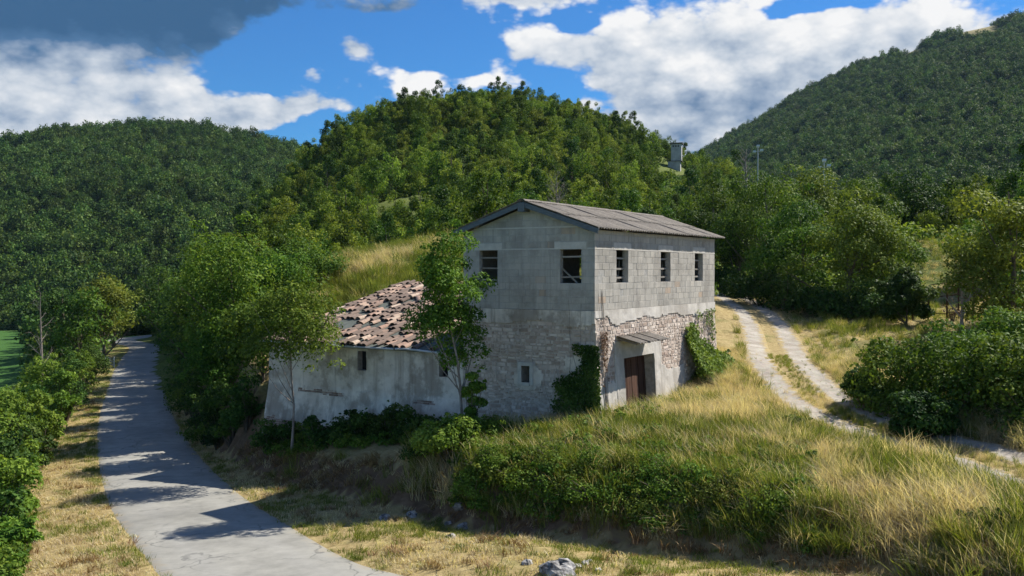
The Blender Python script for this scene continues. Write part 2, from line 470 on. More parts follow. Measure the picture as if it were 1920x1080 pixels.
def wood_fn(dark, light, sc=(30, 30, 1.2)):
    def fn(k):
        n = k.noise(k.vm('MULTIPLY', oco(k), sc), 1.0, 5, 0.6); r = rnd(k)
        c = k.ramp(k.m('ADD', k.m('MULTIPLY', n, 0.7), k.m('MULTIPLY', r, 0.3)), [(0.25, dark), (0.75, light)])
        return principled(k, c, 0.85, 0.2, n, 0.5, 0.01)
    return fn
M['door'] = material('door_wood', wood_fn((.038, .018, .012), (.145, .075, .050)))
M['board'] = material('grey_board', wood_fn((.17, .155, .135), (.36, .335, .30), (4, 4, 4)))
M['rust'] = material('rusty_iron', lambda k: principled(k, k.ramp(k.noise(oco(k), 9, 5), [(0.3, (.045, .026, .018)), (0.7, (.12, .062, .038))]), 0.9, 0.2))
M['pale_metal'] = material('pale_metal', lambda k: principled(k, k.ramp(k.noise(geo(k), 2.5, 5), [(0.3, (.30, .32, .34)), (0.7, (.52, .54, .55))]), 0.5, 0.4))
M['membrane'] = material('bitumen_membrane', lambda k: principled(k, k.ramp(k.noise(geo(k), 4, 6, 0.6), [(0.3, (.055, .066, .058)), (0.7, (.115, .130, .112))]), 0.85, 0.3))
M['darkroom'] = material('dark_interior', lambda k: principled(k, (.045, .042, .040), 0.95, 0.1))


def tile_fn(src):
    def fn(k):
        r = rnd(k) if src == 'obj' else at(k, 'tint')
        n = k.noise(geo(k), 14, 5, 0.65)
        c = k.ramp(r, [(0.0, (.15, .112, .092)), (0.45, (.205, .155, .128)), (0.65, (.27, .190, .150)), (0.82, (.36, .235, .178)), (0.93, (.46, .35, .27)), (1.0, (.52, .43, .34))])
        c = k.mix(k.m('MULTIPLY', k.sstep(n, 0.48, 0.68), 0.6), c, (.105, .088, .074))
        return principled(k, c, 0.92, 0.15, n, 0.4, 0.01)
    return fn
M['tile'] = material('clay_tile', tile_fn('obj'))
M['tile_stuff'] = material('clay_tile_heap', tile_fn('attr'))
M['rock'] = material('lichen_rock', lambda k: principled(k, k.ramp(k.noise(geo(k), 5.5, 7, 0.7), [(0.38, (.035, .034, .033)), (0.48, (.20, .195, .19)), (0.6, (.42, .41, .39)), (0.75, (.62, .60, .56))]), 0.95, 0.15, k.noise(geo(k), 14, 5), 0.6, 0.03))
M['rock_white'] = material('white_limestone', lambda k: principled(k, k.ramp(k.noise(geo(k), 12, 5, 0.65), [(0.3, (.36, .33, .29)), (0.7, (.64, .61, .56))]), 0.95, 0.15))
M['tower'] = material('tower_plaster', plaster_fn((.38, .38, .38), (.50, .50, .49), (.30, .30, .30)))
M['slab'] = material('tower_roof', lambda k: principled(k, (.11, .10, .095), 0.9, 0.2))
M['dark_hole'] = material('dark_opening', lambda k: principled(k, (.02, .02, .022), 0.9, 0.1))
M['pole'] = material('galvanised_pole', lambda k: principled(k, (.42, .43, .40), 0.5, 0.4))
M['lamp'] = material('lamp_housing', lambda k: principled(k, (.68, .70, .70), 0.4, 0.4))
M['red_cloth'] = material('red_plastic', lambda k: principled(k, (.26, .02, .025), 0.7, 0.3))


def hill_fn(k):
    p = geo(k); n = k.noise(p, 0.05, 6, 0.6); n2 = k.noise(p, 0.4, 5, 0.6)
    g = k.ramp(n2, [(0.3, (.016, .030, .009)), (0.7, (.045, .065, .018))])
    s = k.ramp(n2, [(0.3, (.17, .145, .060)), (0.7, (.29, .25, .115))])
    return principled(k, k.mix(at(k, 'bare'), g, s), 0.95, 0.1)
M['hill'] = material('hill_ground', hill_fn)

# ------------------------------------------------------------------ layout: house frame, road, track, terrain
CORNER = (2.5, 29.0)
UX, UY = 0.53, 0.848                       # along the right wall
HOUSE_RZ = math.atan2(UY, UX)
VX, VY = -UY, UX                           # along the gable wall, leftwards


def house_to_world(x, y):
    return CORNER[0] + UX * x + VX * y, CORNER[1] + UY * x + VY * y


def world_to_house(X, Y):
    dx = X - CORNER[0]; dy = Y - CORNER[1]
    n2 = UX * UX + UY * UY
    return (dx * UX + dy * UY) / n2, (dx * VX + dy * VY) / n2


road_px = [(512, 1080, .80), (403, 1000, .50), (327, 930, .10), (277, 850, -.40), (256, 780, -.80), (255, 730, -1.2), (258, 690, -1.6), (266, 668, -1.9), (274, 655, -2.0), (268, 647, -2.0), (243, 642, -2.1)]
ROAD = [(16.0, 7.0, 1.9), (5.5, 11.5, 1.5), (0.2, 14.6, 1.25), (-3.1, 17.9, 1.0)]
for px, py, z in road_px:
    x, y = unproj(px, py, z); ROAD.append((x, y, z))
x, y, z = ROAD[-1]
ROAD += [(x - 3.5, y + 7, -2.2), (x - 3, y + 16, -2.3), (x + 4, y + 34, -2.3)]


def smooth_poly(P, n=8):
    P = np.array(P, float); out = []
    for i in range(len(P) - 1):
        p0 = P[max(i - 1, 0)]; p1 = P[i]; p2 = P[i + 1]; p3 = P[min(i + 2, len(P) - 1)]
        for t in np.arange(n) / n:
            out.append(0.5 * ((2 * p1) + (-p0 + p2) * t + (2 * p0 - 5 * p1 + 4 * p2 - p3) * t * t + (-p0 + 3 * p1 - 3 * p2 + p3) * t ** 3))
    out.append(P[-1])
    return np.array(out)


ROADC = smooth_poly(ROAD, 6)
ROAD_W = 3.9


def poly_dist(P, X, Y):
    """signed distance (right side of travel positive) to a polyline and interpolated third column"""
    X = np.asarray(X, float).ravel(); Y = np.asarray(Y, float).ravel()
    best = np.full(X.shape, 1e18); sgn = np.ones(X.shape); val = np.zeros(X.shape)
    for a, b in zip(P[:-1], P[1:]):
        dx, dy = b[0] - a[0], b[1] - a[1]; L2 = dx * dx + dy * dy
        t = np.clip(((X - a[0]) * dx + (Y - a[1]) * dy) / L2, 0, 1)
        ex = X - (a[0] + t * dx); ey = Y - (a[1] + t * dy); d2 = ex * ex + ey * ey
        m = d2 < best
        best[m] = d2[m]
        cr = dy * ex - dx * ey
        sgn[m] = np.where(cr[m] >= 0, 1, -1)
        if len(a) > 2: val[m] = (a[2] + t * (b[2] - a[2]))[m]
    return np.sqrt(best) * sgn, val


# foot of the bank on the house side
off = []
for i in range(len(ROADC) - 1):
    a, b = ROADC[i], ROADC[i + 1]
    dx, dy = b[0] - a[0], b[1] - a[1]; L = math.hypot(dx, dy)
    nx, ny = dy / L, -dx / L
    if a[1] > 31: off.append((a[0] + nx * 2.5, a[1] + ny * 2.5))
FOOT = [(14, 9), (12, 13), (9.2, 16.3), (7.0, 18.6), (5.1, 20.4), (3, 21.9), (.6, 23.2), (-1.4, 24.2), (-3.4, 25.9), (-5.4, 28.4)] + off
FOOT = np.array(FOOT)

CTRL = np.array([
    (3, 29, 2.6), (1, 30, 2.3), (-1.3, 31, 1.95), (8, 37, 3.55), (5, 32.5, 2.65), (10, 35, 3.3), (10.5, 45, 4.1), (15, 57, 5.0), (15, 70, 6.0), (22, 50, 4.6),
    (13, 28, 2.8), (18, 30, 3.2), (12, 23, 2.4), (16, 21, 2.4), (0, 27.5, 2.2), (3, 25.7, 2.3), (6, 25, 2.4), (9, 23, 2.25), (25, 22, 3.2), (20, 12, 2.6),
    (-4, 33, 1.7), (-9, 36, 1.55), (-6, 34.2, 1.6), (-12, 40, 2.6), (-14, 47, 3.4), (-8, 45, 5.6), (-4, 43, 5.8), (2, 42, 5.2), (6, 44, 5.0),
    (-8, 55, 8.1), (-3.5, 58, 9.0), (-11, 55, 7.4), (-14.5, 58, 5.0), (-18, 64, 3.6), (-23, 76, 2.5), (5, 60, 7.6), (11, 85, 8.0),
    (-12.8, 110, 15.2), (-6.5, 130, 19), (0, 110, 14.5), (8.5, 110, 13), (-26, 105, 9), (-34.7, 120, 7), (-40, 150, 14), (-39.7, 170, 23), (-34, 180, 30.5), (-27, 190, 36.5),
    (-6.7, 200, 41), (10, 200, 39.5), (22.7, 195, 35), (30, 180, 26.5), (36, 170, 22.5), (38, 150, 17), (36, 110, 11), (35, 85, 8.6), (31, 70, 9.2), (40, 75, 10.5), (28, 58, 5.6), (24, 52, 4.6),
    (0, 240, 30), (0, 300, 6), (-60, 220, 2), (-90, 300, -4), (60, 220, 14), (70, 150, 16), (60, 100, 13), (50, 60, 8), (45, 30, 5.5), (50, 0, 4), (-70, 160, -3), (-50, 130, -2.4),
    (120, 120, 22), (150, 50, 15), (150, 220, 20), (90, 300, 12), (-150, 300, -5), (200, 350, 20), (0, 420, 2), (-300, 500, -5), (300, 500, 30), (100, -60, 5), (0, -60, 2)], float)
_c = 5.0
_d = np.sqrt((CTRL[:, None, 0] - CTRL[None, :, 0]) ** 2 + (CTRL[:, None, 1] - CTRL[None, :, 1]) ** 2 + _c * _c)
_A = np.block([[_d, np.ones((len(CTRL), 1))], [np.ones((1, len(CTRL))), np.zeros((1, 1))]])
_w = np.linalg.solve(_A, np.append(CTRL[:, 2], 0.0))


def upper(X, Y):
    s = np.full(X.shape, _w[-1])
    for (cx, cy, _), w in zip(CTRL, _w[:-1]):
        s = s + w * np.sqrt((X - cx) ** 2 + (Y - cy) ** 2 + _c * _c)
    far = sst(np.hypot(X, Y - 120), 300, 700)
    return s * (1 - far) + (-3.0) * far


TRACK = None
def terrain(X, Y, info=False):
    shp = np.shape(X)
    X = np.asarray(X, float).ravel(); Y = np.asarray(Y, float).ravel()
    d, zr = poly_dist(ROADC, X, Y)
    df, _ = poly_dist(FOOT, X, Y)
    ad = np.abs(d)
    w = 1.8 + 0.1 * sst(30 - Y, 0, 6) + 3.0 * sst(Y, 60, 110)
    nz = (fbm(X * 0.9, Y * 0.9, 3) - 0.5)
    if TRACK is not None:
        nz = nz * sst(np.abs(poly_dist(TRACK, X, Y)[0]), 1.4, 3.2)
    S = sst(df + nz * 0.9, 0.0, 1.0 * w)
    T = upper(X, Y) + nz * 0.35 * sst(Y, 20, 60) * 2 + (fbm(X * 0.25, Y * 0.25, 9) - 0.5) * 0.3
    # left valley side
    fl = np.clip(ad - 4.8, 0, None)
    val = zr - 0.03 - 0.06 * np.clip(ad - 2, 0, 3) - 3.0 * (1 - np.exp(-fl / 6.0)) - sst(fl, 10, 70) * 1.6
    low_r = zr + 0.03 * np.clip(ad - 2.2, 0, 3) - 0.55 * sst(ad, 3.5, 8.5) * sst(31 - Y, 0, 4)
    low = np.where(d >= 0, low_r, np.maximum(val, -6.5))
    z = np.where(d >= 0, low + (T - low) * S, low)
    rs = sst(ad, 1.75, 2.5)
    z = (zr - 0.05) * (1 - rs) + (z + nz * 0.16) * rs
    if info:
        return z.reshape(shp), d.reshape(shp), S.reshape(shp), df.reshape(shp)
    return z.reshape(shp)


def H(x, y): return float(terrain(np.array([x]), np.array([y]))[0])


track_px = [(1352, 541), (1375, 553), (1407, 577), (1440, 622), (1461, 670), (1492, 712), (1535, 752), (1600, 785), (1700, 822), (1820, 857), (1990, 915)]


def ground_hit(px, py, lo=10, hi=400):
    """where the ray of a photo pixel meets the terrain"""
    ts = np.concatenate([np.arange(lo, 80, 0.25), np.arange(80, hi, 1.0)])
    c, s = math.cos(PITCH), math.sin(PITCH)
    dx = (px - 960) / F; du = (540 - py) / F
    X = dx * ts; Yv = (c + du * s) * ts; Z = CAMZ + (-s + du * c) * ts
    g = terrain(X, Yv)
    i = np.argmax(Z < g) if np.any(Z < g) else len(ts) - 1
    return X[i], Yv[i], g[i]


TRACK = smooth_poly([ground_hit(px, py)[:2] for px, py in track_px], 6)

# ---- ground sheet
def axis(pieces):
    out = []
    for a, b, st in pieces:
        out += list(np.arange(a, b, st))
    return np.array(out)
gx = axis([(-2600, -600, 250), (-600, -150, 30), (-150, -60, 6), (-60, -24, 1.5), (-24, 20, 0.33), (20, 50, 1.2), (50, 150, 6), (150, 600, 30), (600, 2601, 250)])
gy = axis([(-600, -60, 90), (-60, 8, 8), (8, 15, 1.2), (15, 48, 0.33), (48, 80, 0.8), (80, 230, 2.5), (230, 600, 20), (600, 3600, 250)])
GX, GY = np.meshgrid(gx, gy)
GZ, GD, GS, GDF = terrain(GX, GY, True)
nxg, nyg = len(gx), len(gy)
idx = np.arange(nxg * nyg).reshape(nyg, nxg)
faces = np.stack([idx[:-1, :-1].ravel(), idx[:-1, 1:].ravel(), idx[1:, 1:].ravel(), idx[1:, :-1].ravel()], 1)
me = mesh_np('ground', np.stack([GX.ravel(), GY.ravel(), GZ.ravel()], 1), faces, smooth=True)
gpx, gpy = proj(GX, np.maximum(GY, 1), GZ)
green = 0.30 + 0.5 * (GY > 62) + 0.15 * (GX > 14)
green = green + 0.45 * sst(-GD, 4.6, 6.0) - 0.25 * ((GD < 0) & (GD > -4.8))
green = green - 0.15 * sst(GX, 4, 8) * (GY < 40)
soil = 0.62 * (GS > .06) * (GS < .94) * (GY < 95) + 0.12 * (GS > 0.9) * 0 
soil = soil * np.where(GY < 28, np.exp(-((GX + 1.5) / 4.5) ** 2) * 0.9 + 0.5, 1.35)  # bare earth; the extra weight farther back also paints in shade under the trees
field = sst(-GX - 38 - 0.1 * GY, 0, 3) * (GD < 0) * sst(GY, 70, 90) * (1 - sst(GY, 215, 235))
attr(me, 'green', green.ravel()); attr(me, 'soil', soil.ravel()); attr(me, 'field', field.ravel())
tag(obj('ground', me, M['ground']), kind='structure')

# ---- road sheet
def strip(C, offs, zadd, edge_jit=0.0, seed=0, fine=0.5):
    P = np.array(C)[:, :2]
    seg = np.r_[0, np.cumsum(np.hypot(*np.diff(P, axis=0).T))]
    s = np.arange(0, seg[-1], fine)
    X = np.interp(s, seg, P[:, 0]); Y = np.interp(s, seg, P[:, 1])
    tx = np.gradient(X); ty = np.gradient(Y); L = np.hypot(tx, ty); nx, ny = ty / L, -tx / L
    n = len(offs); V = []; E = []
    for j, o in enumerate(offs):
        oo = np.full(len(s), float(o))
        if j in (0, n - 1): oo = oo + (fbm(s * 0.6, s * 0 + j * 9, seed, 5) - 0.5) * edge_jit * 2
        x = X + nx * oo; y = Y + ny * oo
        V.append(np.stack([x, y], 1)); E.append(np.full(len(s), abs(2 * j / (n - 1) - 1)))
    V = np.stack(V, 1); E = np.stack(E, 1)
    z = zadd(V[..., 0], V[..., 1])
    co = np.concatenate([V, z[..., None]], 2).reshape(-1, 3)
    id_ = np.arange(len(s) * n).reshape(len(s), n)
    fc = np.stack([id_[:-1, :-1].ravel(), id_[:-1, 1:].ravel(), id_[1:, 1:].ravel(), id_[1:, :-1].ravel()], 1)
    return co, fc, E.ravel()


def road_z(X, Y):
    d, zr = poly_dist(ROADC, X, Y)
    return (zr - 0.012 - 0.02 * (np.abs(d) / 2) ** 2 - 0.14 * sst(np.abs(d), 1.9, 2.3)).reshape(X.shape)
co, fc, E = strip(ROADC, np.linspace(-ROAD_W / 2 - .2, ROAD_W / 2 + .2, 15), road_z, 0.15, 4, 0.25)
me = mesh_np('road', co, fc, smooth=True); attr(me, 'edge', E)
tag(obj('road', me, M['asphalt']), kind='structure')

for side in (-0.82, 0.82):
    def track_z(X, Y, side=side):
        o = np.abs(np.abs(poly_dist(TRACK, X, Y)[0]) - 0.82).reshape(X.shape)
        return terrain(X, Y) + 0.03 - 0.10 * sst(o, 0.5, 0.74)
    co, fc, E = strip(TRACK, np.linspace(side - 0.72, side + 0.72, 13), track_z, 0.10, 5 + int(side > 0), 0.3)
    me = mesh_np('gravel_track', co, fc, smooth=True); attr(me, 'edge', E)
    tag(obj('gravel_track', me, M['gravel']), kind='structure')

# ---- far hills
def hill(name, ridge_px, ry, foot_y, foot_z, tree_h, x0, x1, step, back):
    rp = np.array(ridge_px, float)
    rx = (rp[:, 0] - 960) / F * ry; rz = CAMZ + (508.5 - rp[:, 1]) / F * ry - tree_h
    xs = np.arange(x0, x1, step); ys = np.arange(foot_y - 30, ry + back, step)
    X, Y = np.meshgrid(xs, ys)
    return X, Y, rx, rz


def make_hill(name, rx, rz, ry, foot_y, foot_z, xs, ys, seed, bare_fn=None):
    def hz(X, Y):
        # the ridge profile is spread a little along the viewing fan so that spurs run down the slope
        q = X * (0.55 + 0.45 * ry / np.maximum(Y, 1))
        q = np.where(Y > ry, X, q)
        r = np.interp(q, rx, rz)
        f = np.clip((Y - foot_y) / (ry - foot_y), -0.3, 1)
        z = foot_z + (r - foot_z) * np.where(f > 0, f ** 0.92, f)
        b = np.clip((Y - ry) / 300, 0, None)
        z = z - b * (r - foot_z) * 0.6
        return z + (fbm(X / 70, Y / 70, seed) - 0.5) * 16 * sst(f, 0.05, 0.5) * (1 - 0.7 * sst(f, .75, 1)) + (fbm(X / 22, Y / 22, seed + 3) - 0.5) * 5 * (1 - 0.6 * sst(f, .8, 1))
    X, Y = np.meshgrid(xs, ys); Z = hz(X, Y)
    i = np.arange(X.size).reshape(X.shape)
    fc = np.stack([i[:-1, :-1].ravel(), i[:-1, 1:].ravel(), i[1:, 1:].ravel(), i[1:, :-1].ravel()], 1)
    me = mesh_np(name, np.stack([X.ravel(), Y.ravel(), Z.ravel()], 1), fc, smooth=True)
    attr(me, 'bare', bare_fn(X, Y).ravel() if bare_fn else np.zeros(X.size))
    tag(obj(name, me, M['hill']), kind='structure')
    return hz


def ridge(pts, ry, tree_h):
    p = np.array(pts, float)
    return (p[:, 0] - 960) / F * ry, CAMZ + (508.5 - p[:, 1]) / F * ry - tree_h


LRY = 520
lrx, lrz = ridge([(-900, 330), (-500, 290), (-250, 285), (0, 268), (100, 247), (200, 234), (300, 231), (400, 239), (500, 254), (560, 270), (680, 310), (800, 360), (1000, 420)], LRY, 6)
left_hz = make_hill('hill', lrx, lrz, LRY, 235, -6, np.arange(-620, 60, 9), np.arange(215, 760, 9), 21)
MRY = 900
mrx, mrz = ridge([(700, 480), (1000, 400), (1200, 338), (1320, 277), (1400, 230), (1500, 172), (1600, 122), (1700, 90), (1800, 52), (1920, 27), (2100, -10), (2400, -40), (2900, 0)], MRY, 6)


def mountain_bare(X, Y):
    q = X * (0.55 + 0.45 * MRY / np.maximum(Y, 1)); 
    a = sst(q, 408, 420) * (1 - sst(q, 442, 455)) * sst(Y, MRY - 62, MRY - 45)
    b = sst(q, 358, 366) * (1 - sst(q, 376, 384)) * sst(Y, MRY - 42, MRY - 28)
    return np.clip(a + b, 0, 1)
right_hz = make_hill('mountain', mrx, mrz, MRY, 300, 14, np.arange(60, 980, 11), np.arange(260, 1200, 11), 31, mountain_bare)

# ------------------------------------------------------------------ the farmhouse
def bevel_box_mesh(key, sx, sy, sz, c=0.006):
    """box from 0..s with its four front-face edges chamfered on every side (front = low y)"""
    b = MB()
    v = [(0, c, 0), (sx, c, 0), (sx, c, sz), (0, c, sz), (c, 0, c), (sx - c, 0, c), (sx - c, 0, sz - c), (c, 0, sz - c),
         (0, sy, 0), (sx, sy, 0), (sx, sy, sz), (0, sy, sz)]
    f = [(4, 5, 6, 7), (0, 1, 5, 4), (1, 2, 6, 5), (2, 3, 7, 6), (3, 0, 4, 7), (1, 0, 8, 9), (2, 1, 9, 10), (3, 2, 10, 11), (0, 3, 11, 8), (9, 8, 11, 10)]
    return mesh_np('block', v, f)


def rects(a0, a1, z0, z1, holes):
    """cut a rectangle into boxes round the holes"""
    xs = sorted({a0, a1, *[min(max(h[0], a0), a1) for h in holes], *[min(max(h[1], a0), a1) for h in holes]})
    out = []
    for x0, x1 in zip(xs[:-1], xs[1:]):
        zs = [(z0, z1)]
        for h in holes:
            if h[0] <= x0 + 1e-6 and h[1] >= x1 - 1e-6:
                nz = []
                for a, b in zs:
                    if h[2] > a: nz.append((a, min(b, h[2])))
                    if h[3] < b: nz.append((max(a, h[3]), b))
                zs = [(a, b) for a, b in nz if b - a > 1e-4]
        out += [(x0, x1, a, b) for a, b in zs]
    return out


HL, HW = 10.3, 4.83
Z0, ZB = 1.2, 6.0                     # foundation bottom, top of the stone storey
house = empty('farmhouse', (*CORNER, 0), HOUSE_RZ)
tag(house, 'derelict two-storey farmhouse of grey concrete blocks above old stone, with gabled roof', 'house')

right_open = [(1.5, 2.36, 6.832, 7.872), (5.0, 5.86, 6.832, 7.872), (8.19, 9.03, 6.832, 7.872)]
gable_open = [(.46, 1.2, 6.832, 7.872), (3.5, 4.2, 6.832, 7.872)]
COURSE = 0.208


def roof_z(y):                         # underside of the roof over the wall, y across the gable
    return 8.42 + (min(y, HW - y)) * 0.335


# mortar cores of the block storey
def core_r(x, d, z): return (x, 0.012 + d, z)
b = MB()
for x0, x1, z0, z1 in rects(0.012, HL, ZB, 8.46, right_open): b.box(x0, x1, 0.007, 0.20, z0, z1)
block_r = b.build('block_wall', M['mortar'], house)
b = MB()
for y0, y1, z0, z1 in rects(0.2, HW - .012, ZB, 8.42, gable_open): b.box(0.007, 0.20, y0, y1, z0, z1)
# gable triangle
v0 = len(b.v)
tri = [(0.2, 8.42), (HW - .012, 8.42), (HW / 2, roof_z(HW / 2))]
b.v += [(0.007, y, z) for y, z in tri] + [(0.2, y, z) for y, z in tri]; b.t += [.5] * 6
b.f += [(v0, v0 + 1, v0 + 2), (v0 + 3, v0 + 5, v0 + 4), (v0, v0 + 2, v0 + 5, v0 + 3), (v0 + 1, v0 + 4, v0 + 5, v0 + 2)]
block_g = b.build('block_wall', M['mortar'], house)
# the two walls that face away; one opening lets the light of the meadow through
b = MB()
for x0, x1, z0, z1 in rects(0.2, HL, ZB, 8.46, [(7.75, 8.35, 6.9, 7.872)]): b.box(x0, x1, HW - .2, HW - .013, z0, z1)
b.build('block_wall', M['mortar'], house)
b = MB()
for y0, y1, z0, z1 in rects(0.2, HW - .2, ZB, 8.42, []): b.box(HL - .2, HL, y0, y1, z0, z1)
v0 = len(b.v)
b.v += [(HL - .2, y, z) for y, z in tri] + [(HL, y, z) for y, z in tri]; b.t += [.5] * 6
b.f += [(v0, v0 + 1, v0 + 2), (v0 + 3, v0 + 5, v0 + 4), (v0, v0 + 2, v0 + 5, v0 + 3), (v0 + 1, v0 + 4, v0 + 5, v0 + 2)]
b.build('block_wall', M['mortar'], house)
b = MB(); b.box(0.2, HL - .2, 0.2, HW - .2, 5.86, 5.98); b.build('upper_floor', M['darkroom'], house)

# single blocks
block_list = []                                  # (face, a0, a1, z0, z1)
lint_r = [(h[0] - .22, h[1] + .22, 7.872, 8.098) for h in right_open]
lint_g = [(h[0] - .18, h[1] + .20, 7.872, 8.098) for h in gable_open]


def lay(face, a0, a1, openings, lints, top_fn, zs):
    for ci, (zz, hh) in enumerate(zs):
        cuts = [(o[0], o[1]) for o in openings if o[2] < zz + hh - .02 and o[3] > zz + .02]
        cuts += [(o[0], o[1]) for o in lints if o[2] < zz + hh - .05 and o[3] > zz + .05]
        lo, hi = top_fn(zz + hh)
        lo = max(lo, a0); hi = min(hi, a1)
        if hi - lo < 0.15: continue
        segs = [(lo, hi)]
        for c0, c1 in cuts:
            ns = []
            for s0, s1 in segs:
                if c1 <= s0 or c0 >= s1: ns.append((s0, s1)); continue
                if c0 > s0: ns.append((s0, c0))
                if c1 < s1: ns.append((c1, s1))
            segs = ns
        for s0, s1 in segs:
            x = s0; first = True
            while x < s1 - 0.03:
                wd = 0.25 if (first and ci % 2) else R.choice([.5, .5, .5, .5, .4, .25])
                first = False
                e = min(x + wd, s1)
                if s1 - e < 0.12: e = s1
                block_list.append((face, x, e, zz, zz + hh)); x = e


crs = [(ZB + i * COURSE, COURSE) for i in range(9)]
up = 7.917
lay('r', 0.0, HL, right_open, lint_r, lambda z: (0, HL), crs + [(up, COURSE), (up + COURSE, COURSE), (up + 2 * COURSE, 0.12)])
gtop = lambda z: (0.052, HW) if z <= 8.44 else ((z - 8.40) / 0.335, HW - (z - 8.40) / 0.335)
g2 = 8.586
lay('g', 0.052, HW, gable_open, lint_g, gtop, crs + [(up + i * COURSE, COURSE) for i in range(3)] + [(g2 + i * COURSE, COURSE) for i in range(3)])
mcache = {}
sizes = sorted(block_list, key=lambda q: -(q[2] - q[1]) * (q[4] - q[3]) * (1 if q[0] == 'g' else 0.92))
single = set(map(id, sizes[:300]))
rest = {'r': MB(), 'g': MB()}
J = 0.008
for q in block_list:
    face, a0, a1, z0, z1 = q
    wd = round(a1 - a0 - J, 3); hh = round(z1 - z0 - J, 3)
    key = (wd, hh)
    if key not in mcache: mcache[key] = bevel_box_mesh(key, wd, 0.05, hh)
    jit = R.uniform(-.003, .003) + (0.006 if R.random() < .05 else 0)
    if id(q) in single:
        if face == 'r':
            obj('block', mcache[key], M['block'], block_r, loc=(a0 + J / 2, jit, z0 + J / 2), rot=(0, R.uniform(-.004, .004), 0))
        else:
            obj('block', mcache[key], M['block'], block_g, loc=(jit, a1 - J / 2, z0 + J / 2), rot=(0, 0, -math.pi / 2))
    else:
        if face == 'r': rest['r'].box(a0 + J / 2, a1 - J / 2, jit, .05, z0 + J / 2, z1 - J / 2)
        else: rest['g'].box(jit, .05, a0 + J / 2, a1 - J / 2, z0 + J / 2, z1 - J / 2)
for kk, par in (('r', block_r), ('g', block_g)):
    if rest[kk].v: tag(rest[kk].build('small_block', M['block'], par), kind='stuff')
# lintels and the thin mortar beds that show as pale lines
for o in lint_r:
    b = MB(); b.box(o[0], o[1], -.006, .21, o[2] + .004, o[3]); b.build('lintel', M['lintel'], house)
for o in lint_g:
    b = MB(); b.box(-.006, .21, o[0], o[1], o[2] + .004, o[3]); b.build('lintel', M['lintel'], house)
for x0, x1, z0, z1 in rects(0, HL, 7.874, 7.914, [(o[0] - .01, o[1] + .01, 7.8, 8.0) for o in lint_r]):
    b = MB(); b.box(x0, x1, -.004, .05, z0, z1); b.build('mortar_bed', M['lintel'], house)
for x0, x1, z0, z1 in rects(.052, HW, 7.874, 7.914, [(o[0] - .01, o[1] + .01, 7.8, 8.0) for o in lint_g]) + [(0.42, HW - .42, 8.543, 8.584)]:
    b = MB(); b.box(-.004, .05, x0, x1, z0, z1); b.build('mortar_bed', M['lintel'], house)

# boards and laths across the openings
for o in right_open:
    w = empty('window', ((o[0] + o[1]) / 2, .1, o[2])); w.parent = house
    for zz in (o[3] - .26, o[3] - .60, o[3] - .88):
        b = MB(); b.bar((o[0] - (o[0] + o[1]) / 2, R.uniform(.03, .06), zz - o[2] + R.uniform(-.02, .02)), ((o[1] - o[0]) / 2, R.uniform(.03, .06), zz - o[2] + R.uniform(-.02, .02)), .03, .055)
        b.build('board', M['board'], w)
    for i in range(3):
        xa, xb = R.uniform(-.35, .3), R.uniform(-.35, .35)
        za = R.uniform(0, .1); zb = R.uniform(.4, .8)
        b = MB(); b.bar((xa, .12, za), (xb, .16, zb), .02, .025); b.build('lath', M['board'], w)
for gi, o in enumerate(gable_open):
    w = empty('window', (.1, (o[0] + o[1]) / 2, o[2])); w.parent = house
    hw = (o[1] - o[0]) / 2
    for zz in ((.20, .82) if gi == 0 else (.08, .46, .80)):
        b = MB(); b.bar((.03, -hw, zz), (.03, hw, zz + R.uniform(-.02, .02)), .05, .03, up=(1, 0, 0)); b.build('board', M['board'], w)
    if gi == 0:
        b = MB(); b.bar((.05, hw, .45), (.05, -hw * .4, .02), .05, .03, up=(1, 0, 0)); b.build('lath', M['board'], w)

# ---- roof of corrugated fibre-cement sheets
def corrugated(wd, ln, waves, amp, seed, thick=0.007):
    n = waves * 5 + 1; m = 4; rr = random.Random(seed)
    sag = rr.uniform(-.010, .010); tw = 0
    V = []
    for layer in (0, 1):
        for j in range(m):
            v = ln * j / (m - 1)
            for i in range(n):
                u = wd * i / (n - 1)
                z = amp * math.cos(2 * math.pi * waves * i / (n - 1)) + sag * math.sin(math.pi * j / (m - 1)) + tw * (i / n - .5) * j / m
                edge = rr.uniform(-.012, .012) if j == 0 else 0
                V.append((u, v + edge, z - layer * thick))
    f = []
    L = n * m
    for j in range(m - 1):
        for i in range(n - 1):
            a = j * n + i
            f.append((a, a + 1, a + n + 1, a + n)); f.append((L + a, L + a + n, L + a + n + 1, L + a + 1))
    for i in range(n - 1):
        f.append((i + 1, i, L + i, L + i + 1)); a = (m - 1) * n + i; f.append((a, a + 1, L + a + 1, L + a))
    for j in range(m - 1):
        a = j * n; f.append((a, a + n, L + a + n, L + a)); a = j * n + n - 1; f.append((a + n, a, L + a, L + a + n))
    return mesh_np('roof_sheet', V, f, smooth=True)


